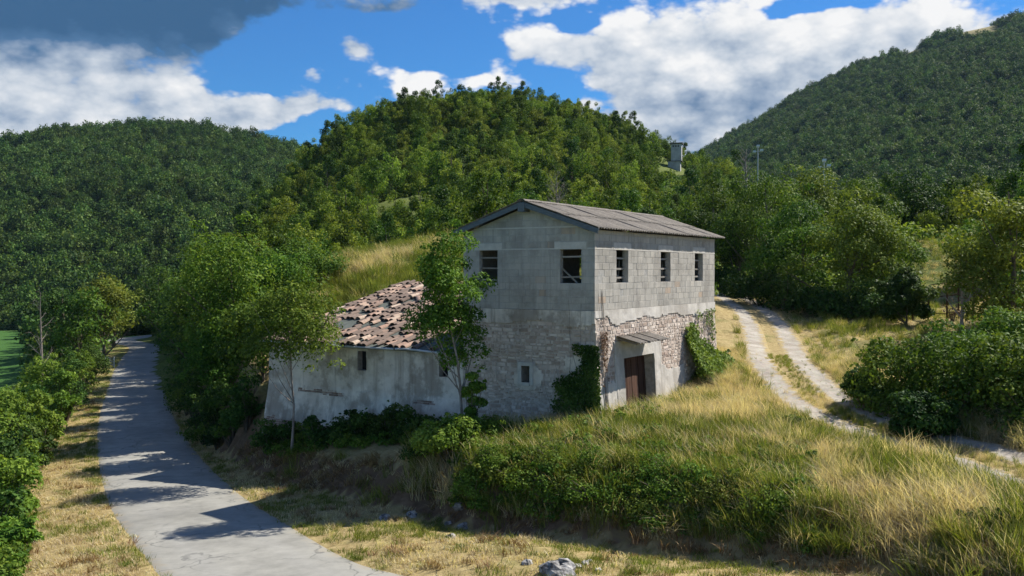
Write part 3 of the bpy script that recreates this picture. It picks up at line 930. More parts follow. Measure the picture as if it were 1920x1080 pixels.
roof = empty('roof', (0, 0, 8.4)); roof.parent = house
SL = math.atan2(9.40 - 8.50, HW / 2 + .26)
EAVE_Y, EAVE_Z, RIDGE_Z = -.26, 8.50, 9.40
slope_len = math.hypot(HW / 2 + .26, .90)
nsh = 12; shw = (HL + .62) / nsh
sheets = [corrugated(shw * 1.2, 1.5, 6, .026, i) for i in range(5)]
for i in range(nsh):
    for j in range(2):
        for side in (0, 1):
            v = (0 if j == 0 else slope_len - 1.49)
            me = sheets[R.randrange(5)]
            z = EAVE_Z - 8.4 + v * math.sin(SL) + (.020 if j else 0) + i * .0012 + R.uniform(-.002, .002)
            yy = EAVE_Y + v * math.cos(SL)
            jx = R.uniform(-.004, .004)
            if side == 0:
                obj('roof_sheet', me, M['sheet'], roof, loc=(-.32 + i * shw + jx, yy, z), rot=(SL + R.uniform(-.0015, .0015), 0, 0))
            else:
                obj('roof_sheet', me, M['sheet'], roof, loc=(-.32 + (i + 1) * shw + .2 * shw + jx, HW - yy, z), rot=(SL, 0, math.pi))
for i in range(11):
    b = MB(); L = (HL + .62) / 11
    x0 = -.33 + i * L; n = 8; rr_ = .13; yc = HW / 2
    for lay_ in (0, 1):
        for e in (0, 1):
            for q in range(n + 1):
                a = math.pi * (0.1 + 0.8 * q / n)
                r_ = rr_ - lay_ * .012 + e * .008
                b.v.append((x0 + e * (L + .05), yc + r_ * math.cos(a) * 1.25, RIDGE_Z - 8.4 - .03 + r_ * math.sin(a) * .75 + R.uniform(-.004, .004))); b.t.append(.5)
    m_ = n + 1
    for q in range(n):
        b.f += [(q, q + 1, m_ + q + 1, m_ + q), (2 * m_ + q, 3 * m_ + q, 3 * m_ + q + 1, 2 * m_ + q + 1), (q + 1, q, 2 * m_ + q, 2 * m_ + q + 1), (m_ + q, m_ + q + 1, 3 * m_ + q + 1, 3 * m_ + q)]
    b.build('ridge_cap', M['sheet'], roof)
for s in (0, 1):
    b = MB()
    y0 = EAVE_Y + .0 if s == 0 else HW - EAVE_Y
    b.bar((-.28, y0, EAVE_Z - 8.4 - .10), (-.28, HW / 2, RIDGE_Z - 8.4 - .10), .05, .15, up=(1, 0, 0) if False else (0, 0, 1)); b.build('fascia_board', M['fascia'], roof)
b = MB(); b.box(-.33, .25, HW / 2 - .12, HW / 2 + .12, RIDGE_Z - 8.4 - .34, RIDGE_Z - 8.4 - .07); b.build('ridge_beam', M['fascia'], roof)
for yy in (.55, HW - .55):
    zz = EAVE_Z - 8.4 + (yy - EAVE_Y) * math.tan(SL) if yy < HW / 2 else EAVE_Z - 8.4 + (HW - yy - EAVE_Y) * math.tan(SL)
    b = MB(); b.box(-.24, HL + .1, yy - .06, yy + .06, zz - .17, zz - .045); b.build('purlin', M['board'], roof)

# ---- stone storey
BAT = 0.22 / 3.4
def yf(z): return -BAT * (ZB - z)                       # right wall leans out towards its foot
def xf(z): return -0.022 * (ZB - z)
def map_r(a, d, z): return (a + xf(z) * (1 - min(a / 1.0, 1)), yf(z) + d, z)
def map_g(a, d, z): return (xf(z) + d, a + yf(z) * (1 - min(a / 1.2, 1)), z)

DOOR = (1.776, 4.14, Z0, 4.43)
r_open = [DOOR, (7.5, 7.89, 4.55, 5.12)]
g_open = [(2.24, 2.55, 3.70, 4.217)]


def seg_boxes(b, mp, a0, a1, z0, z1, holes, d0, d1):
    for x0, x1, za, zb in rects(a0, a1, z0, z1, holes):
        n = max(1, int((x1 - x0) / 1.2))
        for i in range(n):
            u0 = x0 + (x1 - x0) * i / n; u1 = x0 + (x1 - x0) * (i + 1) / n
            b.hexa([mp(u0, d0, za), mp(u1, d0, za), mp(u1, d1, za), mp(u0, d1, za), mp(u0, d0, zb), mp(u1, d0, zb), mp(u1, d1, zb), mp(u0, d1, zb)])


b = MB(); seg_boxes(b, map_r, 0.03, HL, Z0, ZB - .004, r_open, .012, .55); stone_r = b.build('stone_wall', M['stone_mortar'], house)
b = MB(); seg_boxes(b, map_g, 0.55, HW, Z0, ZB - .004, g_open, .012, .55); 
seg_boxes(b, map_g, 0.04, 0.55, Z0, ZB - .004, [], .017, .50)
stone_g = b.build('stone_wall', M['stone_mortar'], house)
b = MB(); b.box(.55, HL, HW - .5, HW - .02, Z0, ZB - .004); b.box(HL - .5, HL - .02, .55, HW - .5, Z0, ZB - .004); b.build('back_wall', M['stone_mortar'], house)


def n2(a, z, s): return float(fbm(np.array([a * 1.0]), np.array([z * 1.0]), s)[0])


# where plaster still covers the stones (position on the wall -> True)
def plaster_r(a, z):
    n = (fbm(a * 1.3, z * 1.3, 41, 5) - .5) * 1.5
    band = z > 5.64 + n * .24 - .05 * np.sin(a * .9) + np.where(a < 1.0, .1, 0)
    surround = (a > 1.12 + n * .12 + (4.0 - z) * -.03) & (a < 4.72 + n * .2) & (z < 5.02 + n * .06)
    low = ((a >= 4.5) & (a < 6.9 + n * .5) & (z < 3.95 + n * .5)) | ((a < 1.2) & (z < 3.72 + n * .5))
    patch = ((a - 5.2) ** 2 / .55 + (z - 5.32) ** 2 / .08 < 1 + n * .8)
    return band | surround | low


def plaster_g(a, z):
    n = (fbm(a * 1.2 + 7, z * 1.2, 51, 5) - .5) * 1.6
    band = z > 5.58 + n * .26
    patch = ((a - .95) ** 2 / .35 + (z - 4.95) ** 2 / .25 < 1 + n * 1.0)
    win = (a > 2.06) & (a < 2.74) & (z > 3.55) & (z < 4.36)
    win2 = ((a - 2.4) ** 2 / .35 + (z - 3.95) ** 2 / .35 < .9 + n)
    low = (a > 2.9 + n * .5) & (z > 3.4 + n) & (z < 3.9 + n) & False
    big = (fbm(a * .7 + 3, z * .7 + 1, 57, 5) > .60) & (z > 3.2)
    return band | win | win2 | big


def plaster_sheet(name, mp, a0, a1, z0, z1, fn, holes, mat, parent, d=-.022, res=.055, rough=.010, seed=0):
    na = int((a1 - a0) / res); nz_ = int((z1 - z0) / res)
    A = np.linspace(a0, a1, na + 1); Zs = np.linspace(z0, z1, nz_ + 1)
    ca = (A[:-1] + A[1:]) / 2; cz = (Zs[:-1] + Zs[1:]) / 2
    CA, CZ = np.meshgrid(ca, cz)
    keep = fn(CA, CZ)
    for h in holes: keep &= ~((CA > h[0]) & (CA < h[1]) & (CZ > h[2]) & (CZ < h[3]))
    vid = {}; V = []; Fc = []; ec = {}
    def gv(i, j):
        if (i, j) not in vid:
            a, z = A[i], Zs[j]
            for h in holes:                       # snap to the edge of openings
                if abs(a - h[0]) < res * .75 and h[2] - res < z < h[3] + res: a = h[0]
                if abs(a - h[1]) < res * .75 and h[2] - res < z < h[3] + res: a = h[1]
                if abs(z - h[3]) < res * .75 and h[0] - res < a < h[1] + res: z = h[3]
                if abs(z - h[2]) < res * .75 and h[0] - res < a < h[1] + res: z = h[2]
            nn = (fbm(np.array([a * 3.1]), np.array([z * 3.1]), 60 + seed)[0] - .5) * 2 * rough + (fbm(np.array([a * .7]), np.array([z * .7]), 63 + seed)[0] - .5) * rough * 2
            vid[(i, j)] = len(V); V.append(mp(a, d + nn, z))
        return vid[(i, j)]
    for j in range(nz_):
        for i in range(na):
            if keep[j, i]:
                q = (gv(i, j), gv(i + 1, j), gv(i + 1, j + 1), gv(i, j + 1))
                Fc.append(q)
                for e in zip(q, q[1:] + q[:1]): ec[tuple(sorted(e))] = ec.get(tuple(sorted(e)), []) + [e]
    back = {}
    inv = {v: kk for kk, v in vid.items()}
    def bv(v):
        if v not in back:
            x, y, z = V[v]; i, j = inv[v]
            q0 = mp(A[i], d, Zs[j]); q1 = mp(A[i], .04, Zs[j])
            back[v] = len(V); V.append((x + q1[0] - q0[0], y + q1[1] - q0[1], z))
        return back[v]
    for e, l in ec.items():
        if len(l) == 1:
            a, c = l[0]; Fc.append((c, a, bv(a), bv(c)))
    return obj(name, mesh_np(name, V, Fc), mat, parent)


plaster_sheet('plaster', map_r, 0.0, HL, 1.9, ZB - .005, lambda a, z: plaster_r(a, z) & ~((a > 1.2) & (a < 4.66) & (z < 5.0)), r_open, M['plaster'], house, seed=1)
plaster_sheet('door_surround', map_r, 1.1, 4.75, 1.9, 5.1, lambda a, z: plaster_r(a, z) & (a > 1.2) & (a < 4.66) & (z < 5.0), r_open, M['plaster'], house, d=-.03, rough=.012, seed=2)
plaster_sheet('plaster', map_g, 0.0, HW, 3.4, ZB - .005, plaster_g, g_open, M['plaster_grey'], house, seed=3)
# frame of the small gable window
wf = empty('window', (xf(4) - .03, 2.4, 3.7)); wf.parent = house
for nm, y0, y1, z0, z1 in (('jamb', 2.12, 2.24, 3.62, 4.33), ('jamb', 2.55, 2.68, 3.62, 4.33), ('window_head', 2.24, 2.55, 4.217, 4.33), ('sill', 2.24, 2.55, 3.60, 3.70)):
    b = MB(); b.box(-.03 if nm != 'sill' else -.06, .2, y0 - 2.4, y1 - 2.4, z0 - 3.7, z1 - 3.7); b.build(nm, M['lintel'], wf)


def make_stones(face, mp, a0, a1, z0, z1, pfn, holes, seed):
    rr = random.Random(seed); out = []
    z = z0
    while z < z1:
        h = rr.uniform(.055, .13)
        a = a0 + rr.uniform(-.1, 0)
        while a < a1:
            w = rr.choice([.09, .13, .18, .22, .30]) * rr.uniform(.8, 1.25) * (1.15 if h > .10 else .9)
            c = (a + w / 2, z + h / 2)
            ok = a > a0 - .02 and a + w < a1 + .02
            for hh in holes:
                if a + w > hh[0] - .01 and a < hh[1] + .01 and z + h > hh[2] - .01 and z < hh[3] + .01: ok = False
            if ok:
                cov = np.mean(pfn(np.array([c[0], a + w * .1, a + w * .9]), np.array([c[1]] * 3)).astype(float))
                if cov < .9: out.append((a, a + w, z, z + h, rr.random()))
            a += w + rr.uniform(.008, .022)
        z += h + rr.uniform(.006, .018)
    return out


def stone_geo(b, mp, s, rr):
    a0, a1, z0, z1, t = s
    p = R.uniform(-.010, .006); ins = .012
    j = lambda q: rr.uniform(-q, q)
    w = a1 - a0; h = z1 - z0
    dz0, dz1 = j(.012), j(.012)
    p = p if mp is not map_r else p * .6 + .002
    back = [(a0, .06, z0 + dz0), (a1, .06, z0 + dz1), (a1, .06, z1 + dz1), (a0, .06, z1 + dz0)]
    front = [(a0 + ins + abs(j(.02)), p + j(.008), z0 + ins * .6 + dz0 + abs(j(.012))), (a1 - ins - abs(j(.02)), p + j(.008), z0 + ins * .6 + dz1 + abs(j(.012))),
             (a1 - ins - abs(j(.02)), p + j(.008), z1 - ins * .6 + dz1 - abs(j(.012))), (a0 + ins + abs(j(.02)), p + j(.008), z1 - ins * .6 + dz0 - abs(j(.012)))]
    b.hexa([mp(*q) for q in back] + [mp(*q) for q in front], t)


st_all = [('r', s) for s in make_stones('r', map_r, .03, HL - .02, 2.2, 5.92, plaster_r, r_open, 1)] + [('g', s) for s in make_stones('g', map_g, .06, HW, 1.5, 5.92, plaster_g, [(2.12, 2.68, 3.6, 4.33)], 2)]
st_sorted = sorted(st_all, key=lambda q: -(q[1][1] - q[1][0]) * (q[1][3] - q[1][2]))
singles = set(id(q) for q in st_sorted[:300])
rr = random.Random(5)
restr, restg = MB(), MB()
for q in st_all:
    face, s = q; mp = map_r if face == 'r' else map_g; par = stone_r if face == 'r' else stone_g
    if id(q) in singles:
        b = MB(); stone_geo(b, mp, s, rr); b.build('stone', M['stone'], par)
    else:
        stone_geo(restr if face == 'r' else restg, mp, s, rr)
tag(restr.build('small_stone', M['stone'], stone_r), kind='stuff')
tag(restg.build('small_stone', M['stone'], stone_g), kind='stuff')

# ---- door, reveal and canopy
door = empty('door', ((DOOR[0] + DOOR[1]) / 2, yf(3.3) + .34, 2.2)); door.parent = house
cx = (DOOR[0] + DOOR[1]) / 2; n = 13; pw = (DOOR[1] - DOOR[0]) / n
for i in range(n):
    x0 = DOOR[0] - cx + i * pw
    b = MB(); dz = R.uniform(0, .10) if i < n else 0; yo = R.uniform(-.008, .008)
    b.box(x0 + .006, x0 + pw - .006, yo, yo + .035, -.2 + dz, 2.225 - (R.uniform(0, .02)), fn=lambda X, Y, Z: (X, Y - BAT * (1.1 - Z) * 1.0, Z)); b.build('plank', M['door'], door)
b = MB(); b.box(DOOR[0] - cx, DOOR[1] - cx, .05, .09, -.2, 2.23, fn=lambda X, Y, Z: (X, Y - BAT * (1.1 - Z), Z)); b.build('door_backing', M['darkroom'], door)

canopy = empty('canopy', (1.35, yf(5.1), 5.16)); canopy.parent = house
sl = math.atan2(.20, .80)
for i in range(3):
    me = corrugated(2.35 / 3 + .05, .83, 4, .024, 40 + i)
    obj('canopy_sheet', me, M['sheet'], canopy, loc=(i * 2.35 / 3, -.80, -.20 + i * .004), rot=(sl, R.uniform(-.01, .01), 0))
for xx in (.15, 1.15, 2.2):
    b = MB(); b.bar((xx, .1, -.06), (xx, -.66, -.235), .05, .05); b.build('bracket', M['board'], canopy)

# ------------------------------------------------------------------ the tiled annex
annex = empty('annex', (*house_to_world(0, HW), 0), HOUSE_RZ)
tag(annex, 'low annex with stained plaster wall under a loose clay tile roof, beside the farmhouse', 'outbuilding')
AW, AL = 8.97, 8.3                       # along the road front, depth up the slope
AE, AR = 4.60, 6.68                      # eave and upper edge heights
def axf(z): return -.30 * max(0, (3.0 - z)) / 1.4
def map_a(a, d, z): return (axf(z) + d, a, z)
a_open = [(8.99 - HW, 9.40 - HW, 3.69, 4.38), (5.45 - HW, 5.83 - HW, 3.67, 4.22)]
b = MB()
for z0, z1 in ((.8, 3.0), (3.0, 4.5)):
    seg_boxes(b, map_a, 0, AW, z0, z1, a_open, .02, .5)
wall_a = b.build('front_wall', M['stone_mortar'], annex)


def az_top(a): return 4.52
def plaster_a(a, z):
    n = (fbm(a * .8, z * 1.3, 71, 5) - .5) * 1.6
    strip_ = (a > 5.2 + n * .4) & (a < 7.6 + n * .5) & (z > 2.72 + n * .10 + (a - 6) * .05) & (z < 2.92 + n * .30 + (a - 6) * .05)
    bare = ((a > 1.2 + n) & (a < 2.0 + n) & (z > 2.70 + n * .3) & (z < 2.85 + n * .3))
    hol = (z < 1.75 + n * .6)
    return ~(strip_ | bare | hol)
plaster_sheet('plaster', map_a, 0, AW, 1.0, 4.52, plaster_a, a_open, M['plaster_grey'], annex, d=-.01, res=.07, rough=.018, seed=5)
rr = random.Random(9); b = MB()
z = 1.3
while z < 3.5:
    a = rr.uniform(-.2, 0)
    while a < AW:
        w = rr.uniform(.16, .30)
        if a > 0 and a + w < AW and not plaster_a(np.array([a + w / 2]), np.array([z + .03]))[0]:
            p = rr.uniform(-.012, .006)
            b.hexa([map_a(*q) for q in ((a, .03, z), (a + w, .03, z), (a + w, .03, z + .055), (a, .03, z + .055), (a + .01, p, z + .006), (a + w - .01, p, z + .006), (a + w - .01, p, z + .05), (a + .01, p, z + .05))], rr.random())
        a += w + .012
    z += .067
tag(b.build('old_brick', M['brick'], wall_a), kind='stuff')
b = MB()
b.hexa([(0.5, AW - .45, .8), (AL, AW - .45, 2.5), (AL, AW - .02, 2.5), (.5, AW - .02, .8), (.5, AW - .45, 4.62), (AL, AW - .45, AR - .16), (AL, AW - .02, AR - .16), (.5, AW - .02, 4.62)])
b.build('side_wall', M['plaster_grey'], annex)
b = MB(); b.box(AL - .4, AL - .02, 0, AW - .45, 3, AR - .16); b.build('back_wall', M['stone_mortar'], annex)
# near-black panel standing in for the dark inside each window opening
for o in a_open:
    w = empty('window', (.25, (o[0] + o[1]) / 2, o[2])); w.parent = annex
    b = MB(); b.box(0, .05, -(o[1] - o[0]) / 2, (o[1] - o[0]) / 2, 0, o[3] - o[2]); b.build('dark_panel', M['dark_hole'], w)
    b = MB(); b.bar((-.03, -.05, 0), (-.03, -.05, o[3] - o[2]), .02, .02); b.build('bar', M['rust'], w)

RISE = (AR - AE) / (AL + .2)
def roof_a(x, y):                         # surface of the roof deck
    sag = -.07 * math.sin(math.pi * min(max(y / AW, 0), 1)) * math.exp(-((x - 3) / 3.5) ** 2)
    return AE + (x + .2) * RISE + sag + (-.07 * max(0, 1 - y / 2.2))
troof = empty('roof', (0, 0, AE)); troof.parent = annex
b = MB(); nx_, ny_ = 16, 18
for lay_ in (0, 1):
    for j in range(ny_ + 1):
        for i in range(nx_ + 1):
            x_ = -.2 + (AL + .25) * i / nx_; y_ = .02 + (AW + .18) * j / ny_
            b.v.append((x_, y_, roof_a(x_, y_) - AE - lay_ * .09)); b.t.append(.5)
LL = (nx_ + 1) * (ny_ + 1)
for j in range(ny_):
    for i in range(nx_):
        q = j * (nx_ + 1) + i
        b.f += [(q, q + 1, q + nx_ + 2, q + nx_ + 1), (LL + q, LL + q + nx_ + 1, LL + q + nx_ + 2, LL + q + 1)]
for j in range(ny_):
    q = j * (nx_ + 1); b.f.append((q, q + nx_ + 1, LL + q + nx_ + 1, LL + q)); q += nx_; b.f.append((q + nx_ + 1, q, LL + q, LL + q + nx_ + 1))
for i in range(nx_):
    q = i; b.f.append((q + 1, q, LL + q, LL + q + 1)); q = ny_ * (nx_ + 1) + i; b.f.append((q, q + 1, LL + q + 1, LL + q))
b.build('membrane', M['membrane'], troof)
y_ = .05
for i, (ln, dz) in enumerate(((2.6, -.02), (2.2, .0), (2.0, .01), (2.2, -.015))):
    b = MB()
    n_ = 6
    b.tube([(-.27, y_ + ln * q / n_, roof_a(-.2, y_ + ln * q / n_) - AE - .035 + dz * math.sin(q)) for q in range(n_ + 1)], .035, 6)
    b.build('eave_strip', M['pale_metal'], troof); y_ += ln + R.uniform(.02, .08)


def tile_mesh(seed, broken=1.0):
    rr_ = random.Random(seed); n = 6; ln = .58 * broken; th = .016
    V = []; T = []
    for lay_ in (0, 1):
        for e in (0, 1):
            r0 = (.128 if e == 0 else .102) - lay_ * th
            for q in range(n + 1):
                a = math.pi * q / n
                V.append((e * ln + (rr_.uniform(-.02, .02) if broken < 1 and e else 0), r0 * math.cos(a), r0 * math.sin(a) * .80))
    m_ = n + 1; f = []
    for q in range(n):
        f += [(q, q + 1, m_ + q + 1, m_ + q), (2 * m_ + q, 3 * m_ + q, 3 * m_ + q + 1, 2 * m_ + q + 1), (q + 1, q, 2 * m_ + q, 2 * m_ + q + 1), (m_ + q, m_ + q + 1, 3 * m_ + q + 1, 3 * m_ + q)]
    f += [(0, m_, 3 * m_, 2 * m_), (m_ - 1, 2 * m_ + m_ - 1, 3 * m_ + m_ - 1, m_ + m_ - 1)]
    return V, f


tm = [tile_mesh(1), tile_mesh(2), tile_mesh(3, .8), tile_mesh(4, .62)]
tmesh = [mesh_np('roof_tile', v, f) for v, f in tm]
tiles = []
row = 0; xx = -.22
while xx < AL - .2:
    yy = .16 + (row % 2) * .05
    while yy < AW + .08:
        bare = float(fbm(np.array([xx * .9 + 3]), np.array([yy * .7]), 81)[0])
        p = .93 if bare < .55 else .45
        if yy < 1.7 and xx < 1.6: p = .22
        if R.random() < p:
            kind = R.choices([0, 1, 2, 3], [5, 4, 2, 1])[0]
            ang = R.gauss(0, .05) + (R.choice([-.6, .7, 1.2]) if R.random() < .03 else 0)
            lift = .012 + (R.uniform(.03, .06) if R.random() < .15 else R.uniform(0, .015))
            tiles.append((xx + R.uniform(-.06, .06), yy + R.uniform(-.025, .025), kind, ang, lift, R.gauss(0, .03)))
        yy += .245
    xx += .50; row += 1
order = sorted(range(len(tiles)), key=lambda i: tiles[i][0])
first = set(order[:300])
rest_v, rest_f, rest_t = [], [], []
pitch = math.atan(RISE)
for i, (tx, ty, kind, ang, lift, roll) in enumerate(tiles):
    loc = Vector((tx, ty, roof_a(tx, ty) - AE + lift))
    eul = (roll, -pitch + R.gauss(0.03, .035), ang)
    if i in first:
        obj('roof_tile', tmesh[kind], M['tile'], troof, loc=loc, rot=eul)
    else:
        from mathutils import Euler
        mt = Matrix.Translation(loc) @ Euler(eul).to_matrix().to_4x4()
        v, f = tm[kind]; o_ = len(rest_v); t_ = R.random()
        rest_v += [tuple(mt @ Vector(q)) for q in v]; rest_f += [tuple(o_ + q for q in ff) for ff in f]; rest_t += [t_] * len(v)
if rest_v: tag(obj('far_roof_tile', mesh_np('far_roof_tile', rest_v, rest_f, rest_t), M['tile_stuff'], troof), kind='stuff')

# ------------------------------------------------------------------ plants
def unit(v):
    return v / np.maximum(np.linalg.norm(v, axis=1, keepdims=True), 1e-9)


def leaf_arrays(c, nrm, size, aspect, rg, tint):
    """one folded leaf (two quads would be too many: a rhombus) per row"""
    n = len(c)
    ref = unit(rg.normal(size=(n, 3)))
    t = unit(np.cross(nrm, ref)); bta = np.cross(nrm, t)
    s = size[:, None]
    p0 = c - t * s * .5; p2 = c + t * s * .5
    p1 = c + bta * s * .5 * aspect - nrm * s * .08; p3 = c - bta * s * .5 * aspect - nrm * s * .08
    V = np.stack([p0, p1, p2, p3], 1).reshape(-1, 3)
    Fc = np.arange(n * 4).reshape(n, 4)
    return V, Fc, np.repeat(tint, 4)


def crown_mesh(name, rg, clumps, n_leaf, size, aspect=.6, flat=.70, up=.45, rnd_n=.5, shell=.70, droop=True):
    """clumps: rows of (x, y, z, r)"""
    clumps = np.asarray(clumps, float)
    wts = clumps[:, 3] ** 2; wts = wts / wts.sum()
    k_ = rg.choice(len(clumps), n_leaf, p=wts)
    dr = rg.normal(size=(n_leaf, 3))
    if droop: dr[:, 2] = np.where(dr[:, 2] < -.45, -dr[:, 2] * rg.uniform(-.7, 1, n_leaf), dr[:, 2])
    dr = unit(dr)
    rad = clumps[k_, 3] * (shell + (1.06 - shell) * rg.random(n_leaf) ** .6)
    rad = rad * (1 + .22 * np.sin(dr[:, 0] * 5 + k_) * np.cos(dr[:, 1] * 5 + 2 * k_))
    c = clumps[k_, :3] + dr * rad[:, None] * np.array([1, 1, flat])
    nrm = unit(dr * .8 + np.array([0, 0, up]) + rg.normal(size=(n_leaf, 3)) * rnd_n)
    ct = rg.random(len(clumps))
    tint = np.clip(.5 + (ct[k_] - .5) * .55 + rg.normal(0, .20, n_leaf), 0, 1)
    V, Fc, T = leaf_arrays(c, nrm, size * rg.uniform(.65, 1.3, n_leaf), aspect, rg, tint)
    return mesh_np(name, V, Fc, T)


def limbs(b, rg, H_, trunk_h, r0, clumps, lean=(0, 0), n_max=14):
    top = np.array([lean[0], lean[1], H_ * .82])
    pts = []; rads = []
    for i in range(7):
        f = i / 6
        pts.append((top[0] * f + math.sin(f * 5 + rg.random()) * .03 * H_ * f, top[1] * f + math.cos(f * 4 + rg.random()) * .03 * H_ * f, top[2] * f)); rads.append(r0 * (1 - .85 * f) * (1.25 if i == 0 else 1))
    b.tube(pts, rads, 7)
    for q in rg.permutation(len(clumps))[:n_max]:
        c = clumps[q]; f = min(max((c[2] - .35 * H_ * rg.uniform(.5, 1)) / top[2], trunk_h / H_ * .8), .92)
        a = np.array([np.interp(f, np.linspace(0, 1, 7), [p[i] for p in pts]) for i in range(3)])
        r1 = r0 * (1 - .85 * f) * .55
        mid = (a + c[:3]) / 2 + np.array([0, 0, -.05 * H_ * rg.random()])
        b.tube([a, mid, c[:3]], [r1, r1 * .6, r1 * .2], 5)


def make_tree(seed, H_=7.0, Rc=2.6, trunk=.28, n_cl=26, n_leaf=4000, size=.2, aspect=.6, r0=.14, squash=1.0, lean=(0, 0), cl_r=(.26, .46), name='tree', soft=False):
    rg = np.random.default_rng(seed)
    z0 = trunk * H_; zc = (z0 + H_) / 2; hz = (H_ - z0) / 2
    cl = []
    while len(cl) < n_cl:
        d = unit(rg.normal(size=(1, 3)))[0]; rr_ = rg.random() ** .42
        r = Rc * rg.uniform(*cl_r)
        zz = d[2] * rr_
        taper = 1.0 if zz < 0 else 1 - .35 * zz
        p = np.array([d[0] * rr_ * (Rc - r * .75) * taper, d[1] * rr_ * (Rc - r * .75) * taper, zc + zz * (hz - r * .5)])
        f = p[2] / H_
        p[0] += lean[0] * f; p[1] += lean[1] * f
        cl.append((*p, r))
    for q in rg.permutation(n_cl)[:max(6, n_cl // 2)]:      # sprays that stick out of the crown
        c = np.array(cl[q]); v = c[:3] - np.array([lean[0] * .5, lean[1] * .5, zc]); v = v / max(np.linalg.norm(v), .1)
        e = c[:3] + v * c[3] * rg.uniform(.75, 1.15) + rg.normal(size=3) * .15 * c[3]
        cl.append((*e, c[3] * rg.uniform(.28, .5)))
    cl = np.array(cl)
    b = MB(); limbs(b, rg, H_, z0, r0, cl, lean)
    if soft: return b.mesh('trunk'), crown_mesh('crown', rg, cl, n_leaf, size, aspect, flat=1.0, up=.3, rnd_n=.6, shell=.5, droop=False)
    return b.mesh('trunk'), crown_mesh('crown', rg, cl, n_leaf, size, aspect)


def make_bush(seed, H_=1.6, Rc=1.2, n_cl=16, n_leaf=3000, size=.11, aspect=.6):
    rg = np.random.default_rng(seed); cl = []
    for i in range(n_cl):
        a = rg.uniform(0, 2 * math.pi); rr_ = math.sqrt(rg.random()) * .8
        r = Rc * rg.uniform(.26, .48)
        top = H_ * (1 - .55 * rr_ ** 2) - r * .6
        z = max(r * .4, rg.uniform(.15, 1.0) * top)
        cl.append((math.cos(a) * rr_ * (Rc - r * .4), math.sin(a) * rr_ * (Rc - r * .4), z, r))
    for q in range(n_cl):
        a = rg.uniform(0, 2 * math.pi); c = np.array(cl[q]); u = rg.uniform(.2, 1.2)
        v = np.array([math.cos(a), math.sin(a), u]); v /= np.linalg.norm(v)
        cl.append((*(c[:3] + v * c[3] * rg.uniform(.85, 1.65)), c[3] * rg.uniform(.16, .42)))
    cl = np.array(cl); b = MB()
    for q in cl[::2]:
        b.tube([(q[0] * .12, q[1] * .12, -.15), (q[0] * .5, q[1] * .5, q[2] * .55), q[:3]], [.03 * H_ * .5 + .008, .015, .005], 5)
    return b.mesh('stem'), crown_mesh('foliage', rg, cl, n_leaf, size, aspect)


def dead_tree_mesh(seed, H_=6, spread=1.2, n_br=26, r0=.09):
    rg = np.random.default_rng(seed); b = MB()
    pts = [(math.sin(i * .9) * .06 * i * .3, math.cos(i * 1.3) * .05 * i * .3, H_ * i / 7) for i in range(8)]
    b.tube(pts, [r0 * (1 - i / 8.2) for i in range(8)], 6)
    br = MB()
    for i in range(n_br):
        f = rg.uniform(.25, .97); a = rg.uniform(0, 2 * math.pi)
        p = np.array([np.interp(f * 7, range(8), [q[j] for q in pts]) for j in range(3)])
        ln = spread * (1.1 - f * .6) * rg.uniform(.5, 1.1); u = rg.uniform(.5, 1.3)
        d = np.array([math.cos(a), math.sin(a), u]); d /= np.linalg.norm(d)
        m = p + d * ln * .5; e = p + d * ln + np.array([0, 0, .15 * ln])
        br.tube([p, m, e], [r0 * .35 * (1.1 - f), r0 * .2 * (1.1 - f) + .004, .004], 4)
        for _ in range(3):
            d2 = unit((d + rg.normal(size=3) * .5)[None])[0]; st = p + (e - p) * rg.uniform(.4, .9)
            br.tube([st, st + d2 * ln * .4], [.008, .003], 4)
    return b.mesh('trunk'), br.mesh('branch')


def plant(name, meshes, names, mats, loc, label, cat, group=None, rz=0.0, sc=1.0):
    e = empty(name, loc, rz)
    e.scale = sc if hasattr(sc, '__len__') else (sc, sc, sc)
    for m_, n_, mt in zip(meshes, names, mats):
        obj(n_, m_, mt, e)
    tag(e, label, cat, group)
    return e


def place(px, Y, off=0.0, road_gap=3.4):
    X = (px - 960) / F * Y
    d, _ = poly_dist(ROADC, np.array([X]), np.array([Y]))
    if abs(d[0]) < road_gap:                        # keep trunks off the carriageway
        X += (road_gap - abs(d[0])) * (1 if d[0] >= 0 else -1) * 1.1
    return X, Y, H(X, Y) + off


def top_z(row, Y): return CAMZ + (508.5 - row) / F * Y


def tree_at(px, Y, top_row, Rc, label, mat, seed, n_leaf=5000, size=.17, trunk=.25, group=None, name='tree', cat='tree', n_cl=24, r0=None, bark_m='bark', aspect=.6, cl_r=(.26, .46), lean=(0, 0)):
    X, Y, z = place(px, Y)
    h = max(2.0, top_z(top_row, Y) - z) * (1.14 if px > 1300 else 1.06)
    tr, cr = make_tree(seed, h, Rc, trunk, n_cl, n_leaf, size, aspect, r0 or .02 * h, lean=lean, cl_r=cl_r)
    return plant(name, (tr, cr), ('trunk', 'crown'), (M[bark_m], M[mat]), (X, Y, z - .1), label, cat, group)


